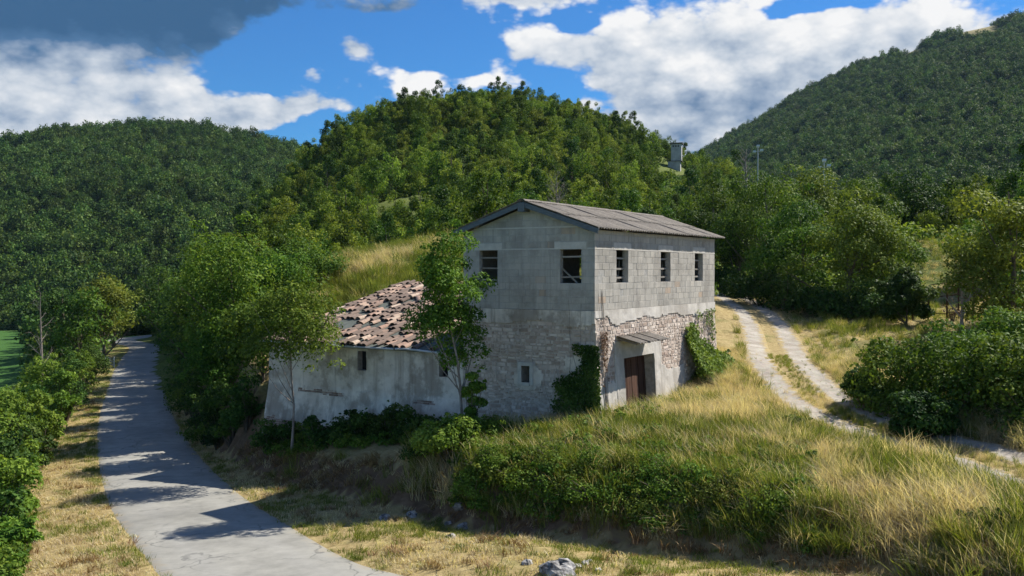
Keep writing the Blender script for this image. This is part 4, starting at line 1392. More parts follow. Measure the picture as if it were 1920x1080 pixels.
# --- trees and shrubs close to the buildings
tree_at(868, 28.4, 440, 1.45, 'slender leafy tree growing where annex and farmhouse meet', 'leaf_fresh', 101, 16000, .11, .34, lean=(-.42, 0), r0=.055, bark_m='bark_dead', n_cl=40, cl_r=(.24, .42), aspect=.45)
X, Y, z = place(545, 33.2)
plant('tree', make_tree(102, top_z(492, 33.2) - z, 2.05, .42, 34, 11000, .115, .5, .05, lean=(.1, .1)), ('trunk', 'crown'), (M['bark_dead'], M['leaf_fresh']), (X, Y, z - .1),
      'thin forked tree with pale bare stems in front of the annex wall', 'tree')
EL = 'leafy roadside tree on the bank left of the annex'
for i, (px, Yv, tr, rc, mt, lab) in enumerate([
        (440, 44, 437, 3.1, 'leaf_fresh', 'broad bright green tree above the road beside the annex'),
        (372, 52, 468, 2.9, 'leaf', 'round dense tree overhanging the road bank'),
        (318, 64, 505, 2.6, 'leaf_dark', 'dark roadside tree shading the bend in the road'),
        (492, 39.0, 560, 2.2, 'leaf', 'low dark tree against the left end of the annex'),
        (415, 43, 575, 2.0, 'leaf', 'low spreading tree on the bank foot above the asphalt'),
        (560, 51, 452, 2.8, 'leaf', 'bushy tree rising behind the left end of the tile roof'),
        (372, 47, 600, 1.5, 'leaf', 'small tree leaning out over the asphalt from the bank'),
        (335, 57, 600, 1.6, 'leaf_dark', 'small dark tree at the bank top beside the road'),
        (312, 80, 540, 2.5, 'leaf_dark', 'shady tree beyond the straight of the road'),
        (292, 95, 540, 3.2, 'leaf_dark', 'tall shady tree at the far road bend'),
        (330, 70, 500, 3.2, 'leaf', 'leafy tree on the slope above the far road'),
        (500, 47, 470, 2.4, 'leaf_fresh', 'light green tree between the bank and the meadow')]):
    tree_at(px, Yv, tr, rc, lab, mt, 120 + i, 10500 if Yv < 60 else 6000, .15 if Yv < 60 else .21, .06, n_cl=26)
# --- trees on the right behind the track
for i, (px, Yv, tr, rc, mt, lab) in enumerate([
        (1440, 66, 330, 4.0, 'leaf', 'large leafy tree right behind the bend of the gravel track'),
        (1505, 58, 395, 3.5, 'leaf', 'wide tree with layered clumps beside the shaded track'),
        (1590, 54, 398, 3.5, 'leaf_olive', 'wide yellow-green tree with drooping clumps at the grass edge'),
        (1655, 56, 420, 2.9, 'leaf', 'round tree next to the rusty fence'),
        (1385, 70, 375, 3.2, 'leaf_dark', 'dark tree close behind the far end of the farmhouse'),
        (1530, 80, 312, 3.8, 'leaf_olive', 'pale green tree beside the rear floodlight pole'),
        (1620, 82, 345, 3.7, 'leaf', 'broad tree behind the yellow-green tree'),
        (1715, 86, 340, 3.4, 'leaf_dark', 'dark round tree standing at the grass clearing'),
        (1765, 92, 372, 3.0, 'leaf', 'tree at the upper edge of the grass clearing'),
        (1460, 90, 345, 3.4, 'leaf', 'tree in front of the taller floodlight pole'),
        (1340, 80, 345, 3.4, 'leaf', 'bushy tree above the ridge of the block house roof'),
        (1895, 40, 335, 3.0, 'leaf_olive', 'tall yellow-green tree above the bramble thicket'),
        (1960, 47, 320, 3.4, 'leaf', 'tall dense tree beyond the yellow-green tree'),
        (1850, 60, 420, 2.6, 'leaf', 'slim tree behind the fence posts'),
        (1905, 75, 360, 3.4, 'leaf_dark', 'dark tree at the end of the clearing'),
        (1700, 48, 520, 1.6, 'leaf_dark', 'small dark tree at the left end of the rusty fence')]):
    tree_at(px, Yv, tr, rc, lab, mt, 160 + i, 13000 if Yv < 72 else 6500, .155 if Yv < 72 else .21, .10, n_cl=20, cl_r=(.28, .42))
X, Y, z = place(1803, 45)
tr, cr = make_tree(190, top_z(428, 45) - z, 1.5, .25, 14, 900, .17, .6, .09)
plant('tree', (tr, cr), ('trunk', 'crown'), (M['bark_dead'], M['leaf_olive']), (X, Y, z - .1), 'half-dead thin tree with sparse leaves behind the rusty fence', 'tree')

# --- bushes
bush_n = [0]
def bush_at(px, Y, top_row, Rc, label, mat='leaf', n_leaf=4000, size=.12, group=None, name='bush', sc=1, zoff=0):
    X, Yv, z = place(px, Y, road_gap=2.6)
    h = max(.4, top_z(top_row, Y) - z); bush_n[0] += 1
    st, fo = make_bush(300 + bush_n[0], h, Rc, 18, n_leaf, size)
    return plant(name, (st, fo), ('stem', 'foliage'), (M['bark'], M[mat]), (X, Yv, z - .05 + zoff), label, 'bush', group)


for px, Y, tr, rc, mt, lab in [
        (1690, 29.5, 622, 1.7, 'leaf_fresh', 'large bramble bush at the turn of the gravel track'),
        (1775, 28.0, 606, 1.8, 'leaf', 'tall bramble bush below the rusty fence'),
        (1862, 27.5, 612, 1.7, 'leaf', 'dark bramble bush under the tall yellow-green tree'),
        (1940, 26.5, 590, 1.9, 'leaf', 'dense dark bramble bush at the lower end of the thicket'),
        (1640, 30.5, 680, 1.1, 'leaf_dark', 'small bramble bush closest to the wheel ruts'),
        (1815, 31.5, 590, 1.8, 'leaf', 'bramble bush pressed against the fence foot'),
        (1900, 31.0, 570, 1.8, 'leaf', 'leafy bush at the trunk of the tall yellow-green tree'),
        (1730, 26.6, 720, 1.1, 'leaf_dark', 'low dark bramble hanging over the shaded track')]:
    bush_at(px, Y, tr, rc, lab, mt, 7500, .125)
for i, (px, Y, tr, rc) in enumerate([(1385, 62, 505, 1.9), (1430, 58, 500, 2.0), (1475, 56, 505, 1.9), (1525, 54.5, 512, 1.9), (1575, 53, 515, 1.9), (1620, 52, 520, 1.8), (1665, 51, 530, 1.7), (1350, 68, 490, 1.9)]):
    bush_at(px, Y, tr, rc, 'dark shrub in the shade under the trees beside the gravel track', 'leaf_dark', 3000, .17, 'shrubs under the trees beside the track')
bush_at(1872, 19.2, 945, .62, 'small dark green shrub alone in the dry grass slope', 'leaf_dark', 3500, .075)
bush_at(845, 26.9, 762, 1.15, 'elder bush with pale flowers at the foot of the slender tree', 'leaf_fresh', 10000, .095)
bush_at(884, 28.2, 665, .42, 'leafy suckers climbing round the trunk of the slender tree', 'leaf_fresh', 6000, .10)
bush_at(905, 27.6, 780, .85, 'dense green shrub at the base of the shaded gable wall', 'leaf_fresh', 4500, .09)
bush_at(790, 27.6, 820, .6, 'low shrub on the bank crest below the annex', 'leaf_dark', 3000, .09)
for i, (px, Y, tr, rc) in enumerate([(745, 32.0, 738, .55), (700, 32.4, 770, .6), (655, 32.8, 745, .5), (612, 33.2, 790, .55), (575, 33.6, 800, .5), (780, 31.4, 775, .5), (500, 34.4, 770, .7), (540, 34.0, 785, .6), (590, 33.0, 765, .55), (635, 32.4, 770, .6), (680, 32.0, 760, .55), (720, 31.6, 765, .6), (770, 31.0, 755, .6), (810, 30.6, 770, .6)]):
    bush_at(px, Y, tr, rc, ('dark tall weed bush against the annex wall between its two small windows' if 690 < px < 815 else 'dark tall weed bush against the annex wall near the thin forked tree'), 'leaf_dark', 1800, .10, 'weed bushes along the annex wall')
# green scrub on the crest of the bank
for i, (px, py_, tr) in enumerate([(905, 900, 850), (945, 925, 850), (985, 915, 835), (1030, 945, 850), (1075, 920, 838), (1120, 950, 850), (1165, 930, 850), (1210, 960, 865), (1255, 940, 862), (1300, 970, 880),
                                (1345, 950, 878), (1385, 985, 905), (1425, 970, 905), (1470, 1000, 925), (1100, 985, 905), (1180, 990, 910), (1270, 1000, 925), (1010, 975, 900), (1350, 1010, 945), (1440, 1015, 950), (960, 965, 900),
                                (930, 880, 815), (990, 870, 812), (1050, 880, 822), (1110, 885, 828), (1170, 890, 832), (1235, 900, 842), (1300, 915, 855), (1370, 935, 876), (1440, 960, 900), (890, 930, 860), (1490, 985, 925)]):
    if py_ >= 965: continue
    gx_, gy_, gz_ = ground_hit(px, py_)
    bush_at(px, gy_, max(tr, py_ - 48) - 8, .60 + .16 * ((i * 7) % 3), ('low bright green bramble clump on the crest of the grassy bank', 'low yellowish bramble clump on the crest of the grassy bank', 'low bright green bramble clump on the crest of the grassy bank')[i % 3], ('leaf_fresh', 'leaf_olive', 'leaf_fresh')[i % 3], 2600, .065, 'bramble clumps on the bank crest')
for i, (px, py_, tr, rc) in enumerate([(1165, 800, 768, .6), (1215, 790, 758, .55), (1145, 815, 785, .45), (1260, 800, 775, .45)]):
    gx_, gy_, gz_ = ground_hit(px, py_)
    bush_at(px, gy_, tr, rc, ('low bush below the left door jamb', 'low bush right in front of the brown barn door', 'small bush at the sunny foot of the house corner', 'small bush under the plaster right of the barn door')[i], 'leaf_fresh', 2400, .085, 'bushes in front of the barn door')
gx_, gy_, gz_ = ground_hit(1480, 800); bush_at(1480, gy_, 768, .55, 'small green tuft bush beside the wheel ruts', 'leaf_olive', 1800, .09)
# roadside hedge on the valley side
for i, (px, Y, tr, rc) in enumerate([(462, 37.5, 700, .95), (435, 38.8, 705, 1.0), (408, 40.5, 700, 1.0), (385, 42.5, 690, 1.1), (365, 45, 680, 1.1), (350, 48, 672, 1.2), (335, 52, 665, 1.2), (322, 57, 655, 1.3)]):
    bush_at(px, Y, tr, rc, 'dark bush on the steep bank under the roadside trees', ('leaf_dark', 'leaf')[i % 2], 3600, .12, 'bushes on the bank under the roadside trees')
hb = 0
for px, Y, tr, rc in [(15, 24.5, 960, .7), (-30, 25, 880, 1.1), (0, 28, 845, 1.1), (30, 29.5, 915, .6), (-10, 31, 770, 1.3), (25, 33, 800, 1.0), (-10, 36, 735, 1.5), (45, 37, 750, 1.0), (20, 41, 715, 1.5), (75, 43, 718, 1.0), (60, 47, 705, 1.4),
                      (0, 46, 720, 1.6), (115, 51, 680, 1.1), (125, 57, 640, 1.4), (92, 58, 650, 1.5), (150, 65, 640, 1.3), (170, 74, 630, 1.4), (30, 56, 712, 1.6), (0, 62, 715, 1.6), (85, 70, 650, 1.6)]:
    bush_at(px, Y, tr, rc, ('mid green roadside bush on the valley edge beyond the straw verge', 'dark green roadside bush on the valley edge beyond the straw verge', 'mid green roadside bush on the valley edge beyond the straw verge')[hb % 3], ('leaf_fresh', 'leaf_dark', 'leaf_fresh')[hb % 3], 4200, .14, 'bushes along the valley side of the road'); hb += 1
for i, (px, Y, tr, rc, lab) in enumerate([(150, 88, 540, 3.0, 'round tree on the valley side near the road bend'), (205, 96, 520, 3.0, 'tree standing over the white railing'), (122, 100, 528, 3.0, 'tree behind the bare dead tree'),
                                          (185, 112, 510, 3.0, 'tall tree left of the far bend'), (235, 118, 520, 3.4, 'tree closing the view at the far bend'), (112, 125, 535, 3.4, 'tree at the edge of the green field'), (280, 125, 500, 3.6, 'dark tree right of the far bend')]):
    tree_at(px, Y, tr, rc, lab, ('leaf', 'leaf_olive', 'leaf_dark')[i % 3], 400 + i, 3200, .3, .1)
X, Y, z = place(77, 68)
plant('tree', dead_tree_mesh(7, top_z(545, 68) - z, 1.6, 34, .13), ('trunk', 'branch'), (M['bark_dead'], M['bark_dead']), (X, Y, z - .1), 'bare grey dead tree standing by the green field', 'tree')
X, Y, z = place(1398, 150)
plant('tree', dead_tree_mesh(8, top_z(280, 150) - z, 3.0, 34, .35), ('trunk', 'branch'), (M['bark_dead'], M['bark_dead']), (X, Y, z - .1), 'bare dead tree next to the taller floodlight pole', 'tree')
X, Y, z = place(1045, 92)
plant('tree', dead_tree_mesh(9, top_z(318, 92) - z, 2.2, 60, .10), ('trunk', 'branch'), (M['bark_dead'], M['bark_dead']), (X, Y, z - .1), 'bare grey tree on the hillside behind the block house roof', 'tree')

# ------------------------------------------------------------------ woods
def scatter(name, pts, rot, scl, idx, protos, label, cat, kind='stuff'):
    """one object whose vertices carry instances (grass, undergrowth, far woods)"""
    col = bpy.data.collections.new(name + '_kinds')
    for i, (m_, mt) in enumerate(protos):
        if len(m_.materials) == 0: m_.materials.append(mt)
        o_ = bpy.data.objects.new('%02d' % i, m_); col.objects.link(o_)
    me = bpy.data.meshes.new(name); me.vertices.add(len(pts)); me.vertices.foreach_set('co', np.asarray(pts, np.float32).ravel())
    a = me.attributes.new('rot', 'FLOAT_VECTOR', 'POINT'); a.data.foreach_set('vector', np.asarray(rot, np.float32).ravel())
    a = me.attributes.new('scl', 'FLOAT_VECTOR', 'POINT')
    scl = np.asarray(scl, np.float32)
    if scl.ndim == 1: scl = np.repeat(scl[:, None], 3, 1)
    a.data.foreach_set('vector', scl.ravel())
    a = me.attributes.new('idx', 'INT', 'POINT'); a.data.foreach_set('value', np.asarray(idx, np.int32))
    o = obj(name, me)
    g = bpy.data.node_groups.new(name + '_nodes', 'GeometryNodeTree')
    g.interface.new_socket('Geometry', in_out='INPUT', socket_type='NodeSocketGeometry')
    g.interface.new_socket('Geometry', in_out='OUTPUT', socket_type='NodeSocketGeometry')
    N = g.nodes; L = g.links
    gi = N.new('NodeGroupInput'); go = N.new('NodeGroupOutput')
    ci = N.new('GeometryNodeCollectionInfo'); ci.inputs['Collection'].default_value = col
    ci.inputs['Separate Children'].default_value = True; ci.inputs['Reset Children'].default_value = True
    iop = N.new('GeometryNodeInstanceOnPoints'); iop.inputs['Pick Instance'].default_value = True
    def na(nm, tp):
        n = N.new('GeometryNodeInputNamedAttribute'); n.data_type = tp; n.inputs[0].default_value = nm
        return n.outputs['Attribute']
    er = N.new('FunctionNodeEulerToRotation')
    L.new(na('rot', 'FLOAT_VECTOR'), er.inputs[0])
    L.new(gi.outputs[0], iop.inputs['Points']); L.new(ci.outputs[0], iop.inputs['Instance'])
    L.new(na('idx', 'INT'), iop.inputs['Instance Index']); L.new(er.outputs[0], iop.inputs['Rotation']); L.new(na('scl', 'FLOAT_VECTOR'), iop.inputs['Scale'])
    L.new(iop.outputs[0], go.inputs[0])
    md = o.modifiers.new('scatter', 'NODES'); md.node_group = g
    tag(o, label, cat, kind=kind)
    return o


# --- the hill behind the house: single trees
hill_protos = []
for i in range(9):
    h = (6.0, 7.2, 5.6, 6.6, 8.0, 6.2, 5.2, 7.0, 6.4)[i]; rc = (2.1, 2.3, 2.5, 1.6, 1.9, 2.6, 2.3, 1.7, 2.0)[i]
    hill_protos.append((make_tree(500 + i, h, rc, .10, 20, 2600, .23, .6, .10, cl_r=(.20, .36), soft=True), h))
hill_mats = [M['leaf_hill'], M['leaf_hill'], M['leaf'], M['leaf_hill'], M['leaf_dark'], M['leaf_hill'], M['leaf_olive'], M['leaf_hill'], M['leaf']]
for (mm, h), mt in zip(hill_protos, hill_mats):
    mm[0].materials.append(M['bark']); mm[1].materials.append(mt)

cand = []
rgh = np.random.default_rng(77)
for _ in range(60000):
    Yv = rgh.uniform(50, 218); px = rgh.uniform(120, 2000)
    if rgh.random() > (Yv / 218) : continue
    cand.append(((px - 960) / F * Yv, Yv))
cand = np.array(cand); cz, cd, cs, cdf = terrain(cand[:, 0], cand[:, 1], True)
cpx, cpy = proj(cand[:, 0], cand[:, 1], cz)
hx, hy = world_to_house(cand[:, 0], cand[:, 1])
td, _ = poly_dist(TRACK, cand[:, 0], cand[:, 1])
ok = (cd > 5.0)
ok &= ~((hx > -3) & (hx < 15) & (hy > -5) & (hy < 18))
ok &= (np.abs(td) > 5.0)
tops = cpy - 6.5 * F / cand[:, 1]
meadow = (cpx > 585) & (cpx < 895) & (cand[:, 1] < 68) & (tops < 555) & (cpx > 585 + np.clip(480 - cpy, 0, 60) * .5)
ok &= ~meadow
ok &= ~((cpx > 560) & (cpx < 1340) & (cand[:, 1] < 60))
ok &= ~((np.abs(cpx - 775) < 70) & (np.abs(cand[:, 1] - 108) < 9) & (tops < 372))
clear_r = (cpx > 1700) & (cpx < 1880) & (cand[:, 1] < 82) & (tops < 480)
ok &= ~clear_r
ok &= ~((cpx > 1700) & (cand[:, 1] < 66))
ok &= ~((cpx > 1420) & (cpx < 1780) & (cand[:, 1] < 76))
ok &= ~((cpx > 1228) & (cpx < 1292) & (cand[:, 1] < 186) & (tops < 325) & (cand[:, 1] > 90))
ok &= ~((np.abs(cpx - 1420) < 22) & (tops < 330) & (cand[:, 1] < 145)) & ~((np.abs(cpx - 1543) < 20) & (tops < 375) & (cand[:, 1] < 100))
ok &= ~((cpx > 1380) & (cand[:, 1] > 120) & (tops < 335))
ok &= ~((cpx > 1290) & (tops < 268))
sel = []
cell = {}
for i in np.nonzero(ok)[0]:
    x, y = cand[i]; sp = 2.2 if y < 110 else (2.6 if y < 165 else 2.1)
    key = (int(x // 4), int(y // 4)); bad = False
    for a in (-1, 0, 1):
        for b_ in (-1, 0, 1):
            for (qx, qy) in cell.get((key[0] + a, key[1] + b_), ()):
                if (qx - x) ** 2 + (qy - y) ** 2 < sp * sp: bad = True
    if bad: continue
    cell.setdefault(key, []).append((x, y)); sel.append(i)
sel = sorted(sel, key=lambda i: cand[i][1])
# a tree only counts as seen when its top stands clear of those in front of it
colmax = {}
vis = []; hid = []
for i in sel:
    kx = int(cpx[i] // 14); t_ = tops[i]
    cur = min(colmax.get(kx + q, 2000) for q in (-1, 0, 1))
    if t_ < cur + 6 and -40 < cpx[i] < 1960: vis.append(i)
    else: hid.append(i)
    wdt = int(2.2 * F / cand[i, 1] / 14)
    for q in range(-wdt, wdt + 1): colmax[kx + q] = min(colmax.get(kx + q, 2000), t_ + 10 * abs(q) / max(wdt, 1))
print('hill trees', len(sel), 'visible', len(vis))
near = vis[:300]
for n_, i in enumerate(near):
    pi = int(rgh.integers(9)); (mm, h) = hill_protos[pi]
    sc = rgh.uniform(.42, 1.0) * (0.85 if cand[i, 1] < 85 else (0.78 if cand[i, 1] > 178 else 1.0))
    e = empty('hill_tree', (cand[i, 0], cand[i, 1], cz[i] - .2), rgh.uniform(0, 6.28))
    e.scale = (sc * rgh.uniform(.85, 1.1), sc * rgh.uniform(.85, 1.1), sc * rgh.uniform(.9, 1.05))
    obj('trunk', mm[0], None, e); obj('crown', mm[1], None, e)
    tag(e, {4: 'dark green broadleaf tree', 6: 'yellowish broadleaf tree', 2: 'mid green round-crowned tree', 8: 'mid green round-crowned tree'}.get(pi, 'light green broadleaf tree') + ' in the wood covering the hill behind the farmhouse', 'tree', 'trees of the wood on the hill behind the farmhouse')
far = vis[300:] + hid
n_ = len(far)
scatter('hill_wood', np.stack([cand[far, 0], cand[far, 1], cz[far] - .2], 1), np.stack([np.zeros(n_), np.zeros(n_), rgh.uniform(0, 6.28, n_)], 1), rgh.uniform(.45, .98, n_) * np.where(cand[far, 1] > 178, .8, 1.0), rgh.integers(0, 9, n_),
        [(mm[1], None) for (mm, h) in hill_protos], 'more distant and half-hidden trees of the wood on the hill behind the farmhouse', 'wood')

# --- undergrowth between the trees
ub = []
for i in range(5):
    st, fo = make_bush(560 + i, 1.5, 1.3, 12, 420, .26)
    ub.append((fo, M['leaf_hill'] if i % 2 else M['leaf']))
und = []
rgu = np.random.default_rng(78)
n0 = 15000
Yv = 50 + 165 * rgu.random(n0) ** .8; px = rgu.uniform(60, 2000, n0); Xv = (px - 960) / F * Yv
uz, ud, us, udf = terrain(Xv, Yv, True); upx, upy = proj(Xv, Yv, uz); uhx, uhy = world_to_house(Xv, Yv); utd, _ = poly_dist(TRACK, Xv, Yv)
mead = (upx > 575) & (upx < 900) & (Yv < 66)
keep = ((ud > 4.4) | (ud < -6)) & ~mead & (np.abs(utd) > 3.6) & ~((uhx > -2) & (uhx < 13) & (uhy > -4) & (uhy < 16))
keep &= ~((upx > 1700) & (upx < 1900) & (Yv < 80)) & ~((upx > 1345) & (upx < 1760) & (Yv < 56)) & ~((Xv < -36 - .1 * Yv) & (Yv > 65))
keep &= ~((upx > 1225) & (upx < 1300) & (Yv > 160) & (Yv < 186)) & ~((np.abs(upx - 775) < 80) & (np.abs(Yv - 108) < 8))
keep &= fbm(Xv * .2, Yv * .2, 91) > .36
k_ = np.nonzero(keep)[0]; n_ = len(k_)
print('undergrowth', n_)
scatter('undergrowth', np.stack([Xv[k_], Yv[k_], uz[k_] - .1], 1), np.stack([np.zeros(n_), np.zeros(n_), rgu.uniform(0, 6.28, n_)], 1), rgu.uniform(.5, 1.35, n_), rgu.integers(0, 5, n_), ub,
        'green shrubs and undergrowth covering the hillsides under the trees', 'undergrowth')

# --- woods on the far hills and in the valley
far_protos = []
for i in range(6):
    tr, cr = make_tree(600 + i, 7.5, 3.1 + .3 * (i % 3), .02, 18, 520, .60, .7, .1, cl_r=(.26, .45), soft=True)
    far_protos.append((cr, M['leaf_far']))
rgf = np.random.default_rng(79)
def wood(name, hz, x0, x1, y0, y1, n, fan, label, skip=None, sc=(.7, 1.25)):
    X = rgf.uniform(x0, x1, n); Y = rgf.uniform(y0, y1, n); Z = hz(X, Y); patch = fbm(X / 30, Y / 30, 177)
    px, py = proj(X, Y, Z)
    kk = (px > -250) & (px < 2170)
    if skip is not None: kk &= ~skip(X, Y)
    X, Y, Z, patch = X[kk], Y[kk], Z[kk], patch[kk]; n = len(X)
    print(name, n)
    s = rgf.uniform(*sc, n) * (.72 + .6 * patch)
    return scatter(name, np.stack([X, Y, Z - .8], 1), np.stack([rgf.normal(0, .08, n), rgf.normal(0, .08, n), rgf.uniform(0, 6.28, n)], 1), np.stack([s, s, s * rgf.uniform(.8, 1.25, n)], 1), rgf.integers(0, 6, n), far_protos, label, 'wood')
wood('far_wood', left_hz, -480, 60, 222, 545, 17000, None, 'dense dark green wood covering the rounded hill beyond the valley')
wood('mountain_wood', right_hz, 90, 760, 285, 925, 34000, None, 'dense dark wood covering the steep mountain slope beyond the poles', lambda X, Y: mountain_bare(X, Y) > .3)
vz = lambda X, Y: terrain(X, Y)
def vskip(X, Y):
    d, _ = poly_dist(ROADC, X, Y)
    fieldm = (X < -36 - .1 * Y) & (Y > 65) & (Y < 224) & (X > -140)
    vis_f = fieldm & (proj(X, Y, vz(X, Y))[0] < 75)
    return (np.abs(d) < 6) | vis_f | (d > 0)
wood('valley_wood', vz, -260, -20, 100, 260, 5200, None, 'mixed green wood filling the valley floor beyond the road bend', vskip, (.6, 1.0))

# ------------------------------------------------------------------ grass
def tuft(seed, n, h, spread, width, bend, lean=(0, 0), seg=3):
    rg = np.random.default_rng(seed)
    V = []; Fc = []; T = []
    for i in range(n):
        a = rg.uniform(0, 2 * math.pi); r = spread * math.sqrt(rg.random())
        p = np.array([math.cos(a) * r, math.sin(a) * r, -.03])
        d = rg.uniform(0, 2 * math.pi); bd = bend * rg.uniform(.3, 1.3); hh = h * rg.uniform(.55, 1.1)
        dirv = np.array([math.cos(d), math.sin(d)]) * bd + np.array(lean) * rg.uniform(.6, 1.3)
        w = width * rg.uniform(.6, 1.2); s = np.array([-math.sin(d + rg.uniform(-1, 1)), math.cos(d + rg.uniform(-1, 1)), 0])
        o = len(V); t = rg.random()
        for q in range(seg):
            f = q / seg
            c = p + np.array([dirv[0] * hh * f ** 1.8, dirv[1] * hh * f ** 1.8, hh * f * (1 - .25 * bd * f)])
            ww = w * (1 - .6 * f) / 2
            V += [c - s * ww, c + s * ww]; T += [t, t]
        c = p + np.array([dirv[0] * hh, dirv[1] * hh, hh * (1 - .25 * bd)]); V.append(c); T.append(t)
        for q in range(seg - 1):
            k_ = o + 2 * q; Fc.append((k_, k_ + 1, k_ + 3, k_ + 2))
        k_ = o + 2 * (seg - 1); Fc.append((k_, k_ + 1, k_ + 2))
    return mesh_np('tuft', V, Fc, T)


LEAN = (-.20, -.06)
gp = [(tuft(1, 40, .66, .26, .014, .75, LEAN), M['straw']), (tuft(2, 40, .52, .28, .015, 1.15, LEAN), M['straw']), (tuft(3, 34, .78, .22, .013, .60, LEAN), M['straw']),
      (tuft(4, 36, .55, .22, .020, .5, LEAN), M['straw_green']), (tuft(5, 34, .75, .20, .018, .45, LEAN), M['straw_green']),
      (tuft(6, 34, .17, .20, .016, 1.0), M['straw']), (tuft(7, 30, .14, .22, .018, 1.2), M['straw']), (tuft(8, 34, .20, .20, .016, .8), M['straw_green']),
      (tuft(9, 36, .26, .22, .018, 1.1), M['straw_brown']), (tuft(10, 30, .34, .2, .016, .8), M['straw_brown'])]
rgg = np.random.default_rng(91)


def sample(x0, x1, y0, y1, n):
    X = rgg.uniform(x0, x1, n); Y = rgg.uniform(y0, y1, n)
    z, d, S, df = terrain(X, Y, True); px, py = proj(X, Y, z)
    hx, hy = world_to_house(X, Y); td, _ = poly_dist(TRACK, X, Y)
    inside = ((hx > -.05) & (hx < HL) & (hy > -.22) & (hy < HW)) | ((hx > -.35) & (hx < AL) & (hy >= HW) & (hy < HW + AW))
    kk = (px > -120) & (px < 2040) & (py < 1180) & ~inside
    return X[kk], Y[kk], z[kk], d[kk], S[kk], df[kk], px[kk], py[kk], np.abs(td[kk]), hx[kk], hy[kk]


def sow(name, label, cat, q, idx, sc, tilt=.12):
    X, Y, z = q; n = len(X)
    print(name, n)
    swirl = (fbm(X * .35, Y * .35, 141) - .5) * 9
    lay_a = (fbm(X * .6, Y * .6, 143) - .45) * 1.5
    return scatter(name, np.stack([X, Y, z], 1), np.stack([rgg.normal(0, tilt, n), lay_a * (tilt / .12) * .5 - .1 + rgg.normal(0, tilt, n), swirl + rgg.normal(0, .8, n)], 1), sc, idx, gp, label, cat)


# tall dry grass on the terrace and the slope in front of it
X, Y, z, d, S, df, px, py, td, hx, hy = sample(-3, 21, 14, 40, 34000)
ng = fbm(X * .45, Y * .45, 95); ng2 = fbm(X * 1.3, Y * 1.3, 97)
dens = (S > .35) * (0.25 + 0.9 * ng2)
track_m = (td < 1.25) & ~((td < .42))
dens = np.where(td < 1.35, np.where(td < .42, .75, .05 + .25 * (td > 1.15)), dens)
dens = np.where((hx > -1.2) & (hx < 0) & (hy > 1.5), .15, dens)
crestz = (df < 4.6 + 1.2 * (ng - .5)) & (px > 860) & (px < 1530) & (Y < 30)
dens = np.where(crestz, dens * 1.1, dens)
kk = rgg.random(len(X)) < dens
crestz = crestz[kk]
X, Y, z, px, py, td, ng, hx, S, ng2 = [v[kk] for v in (X, Y, z, px, py, td, ng, hx, S, ng2)]
gprob = np.clip((ng - .47) * 3 + .26 + .35 * (td < .4) - .3 * (X > 4.5) + .22 * (px < 1250) + .2 * (Y > 33), .05, .92)
isg = rgg.random(len(X)) < np.where(crestz, .72, gprob)
idx = np.where(isg, rgg.integers(3, 5, len(X)), rgg.integers(0, 3, len(X)))
sc = rgg.uniform(.55, 1.1, len(X)) * np.where(td < 1.3, .38, 1) * np.where((td > 1.2) & (td < 2.2), .75, 1) * (.75 + .5 * ng2) * np.where((px > 1600) & (td < 4) & (td > 1.1), 1.3, 1) * np.where(Y > 33, .7, 1)
sow('tall_grass', 'tall dry straw and green grass covering the terrace beside the farmhouse', 'grass', (X, Y, z), idx, sc)

# field beyond the track, short
X, Y, z, d, S, df, px, py, td, hx, hy = sample(8, 36, 30, 82, 15000)
kk = (td > 1.4) & ((px > 1380)) & (rgg.random(len(X)) < .9)
X, Y, z = X[kk], Y[kk], z[kk]; n = len(X); ng = fbm(X * .3, Y * .3, 99)
idx = np.where(rgg.random(n) < .35 + .8 * (ng - .4), rgg.choice([4, 3, 7], n), rgg.choice([5, 1, 6], n))
sow('field_grass', 'short yellow-green grass of the field between the gravel track and the trees', 'grass', (X, Y, z), idx, rgg.uniform(.5, .9, n))

# meadow on the slope behind the annex
X, Y, z, d, S, df, px, py, td, hx, hy = sample(-17, 8, 40, 70, 12000)
kk = (d > 7) & (rgg.random(len(X)) < .9)
X, Y, z = X[kk], Y[kk], z[kk]; n = len(X); ng = fbm(X * .3 + 5, Y * .3, 93)
idx = np.where(rgg.random(n) < np.clip((ng - .42) * 4 + .62, .2, .95), rgg.choice([3, 4], n), rgg.choice([0, 1, 2], n))
sow('meadow_grass', 'long yellow and green grass on the slope behind the annex roof', 'grass', (X, Y, z), idx, rgg.uniform(.7, 1.25, n))

# mown verges on both sides of the road and the foot of the bank
X, Y, z, d, S, df, px, py, td, hx, hy = sample(-45, 12, 15, 95, 90000)
near_w = np.clip(34 / Y, .25, 1.0)
verge = (d < -1.85) & (d > -5.4)
rightv = (d > 1.85) & (S < .12)
kk = (verge | rightv) & (rgg.random(len(X)) < .95 * near_w)
# blades thin out over the rough edge of the asphalt
kk &= (np.abs(d) > 2.0) | (rgg.random(len(X)) < .35)
X, Y, z, d, S = [v[kk] for v in (X, Y, z, d, S)]; n = len(X); ng = fbm(X * .5, Y * .5, 103)
pg = np.clip((ng - .45) * 3 + .22 + .4 * (np.abs(d) < 2.35) + .3 * (d < -4.4), .05, .9)
idx = np.where(rgg.random(n) < pg, 7, np.where(rgg.random(n) < .12, 8, rgg.integers(5, 7, n)))
sow('verge_grass', 'short mown straw on the verges of the asphalt road', 'grass', (X, Y, z), idx, rgg.uniform(.55, 1.15, n))

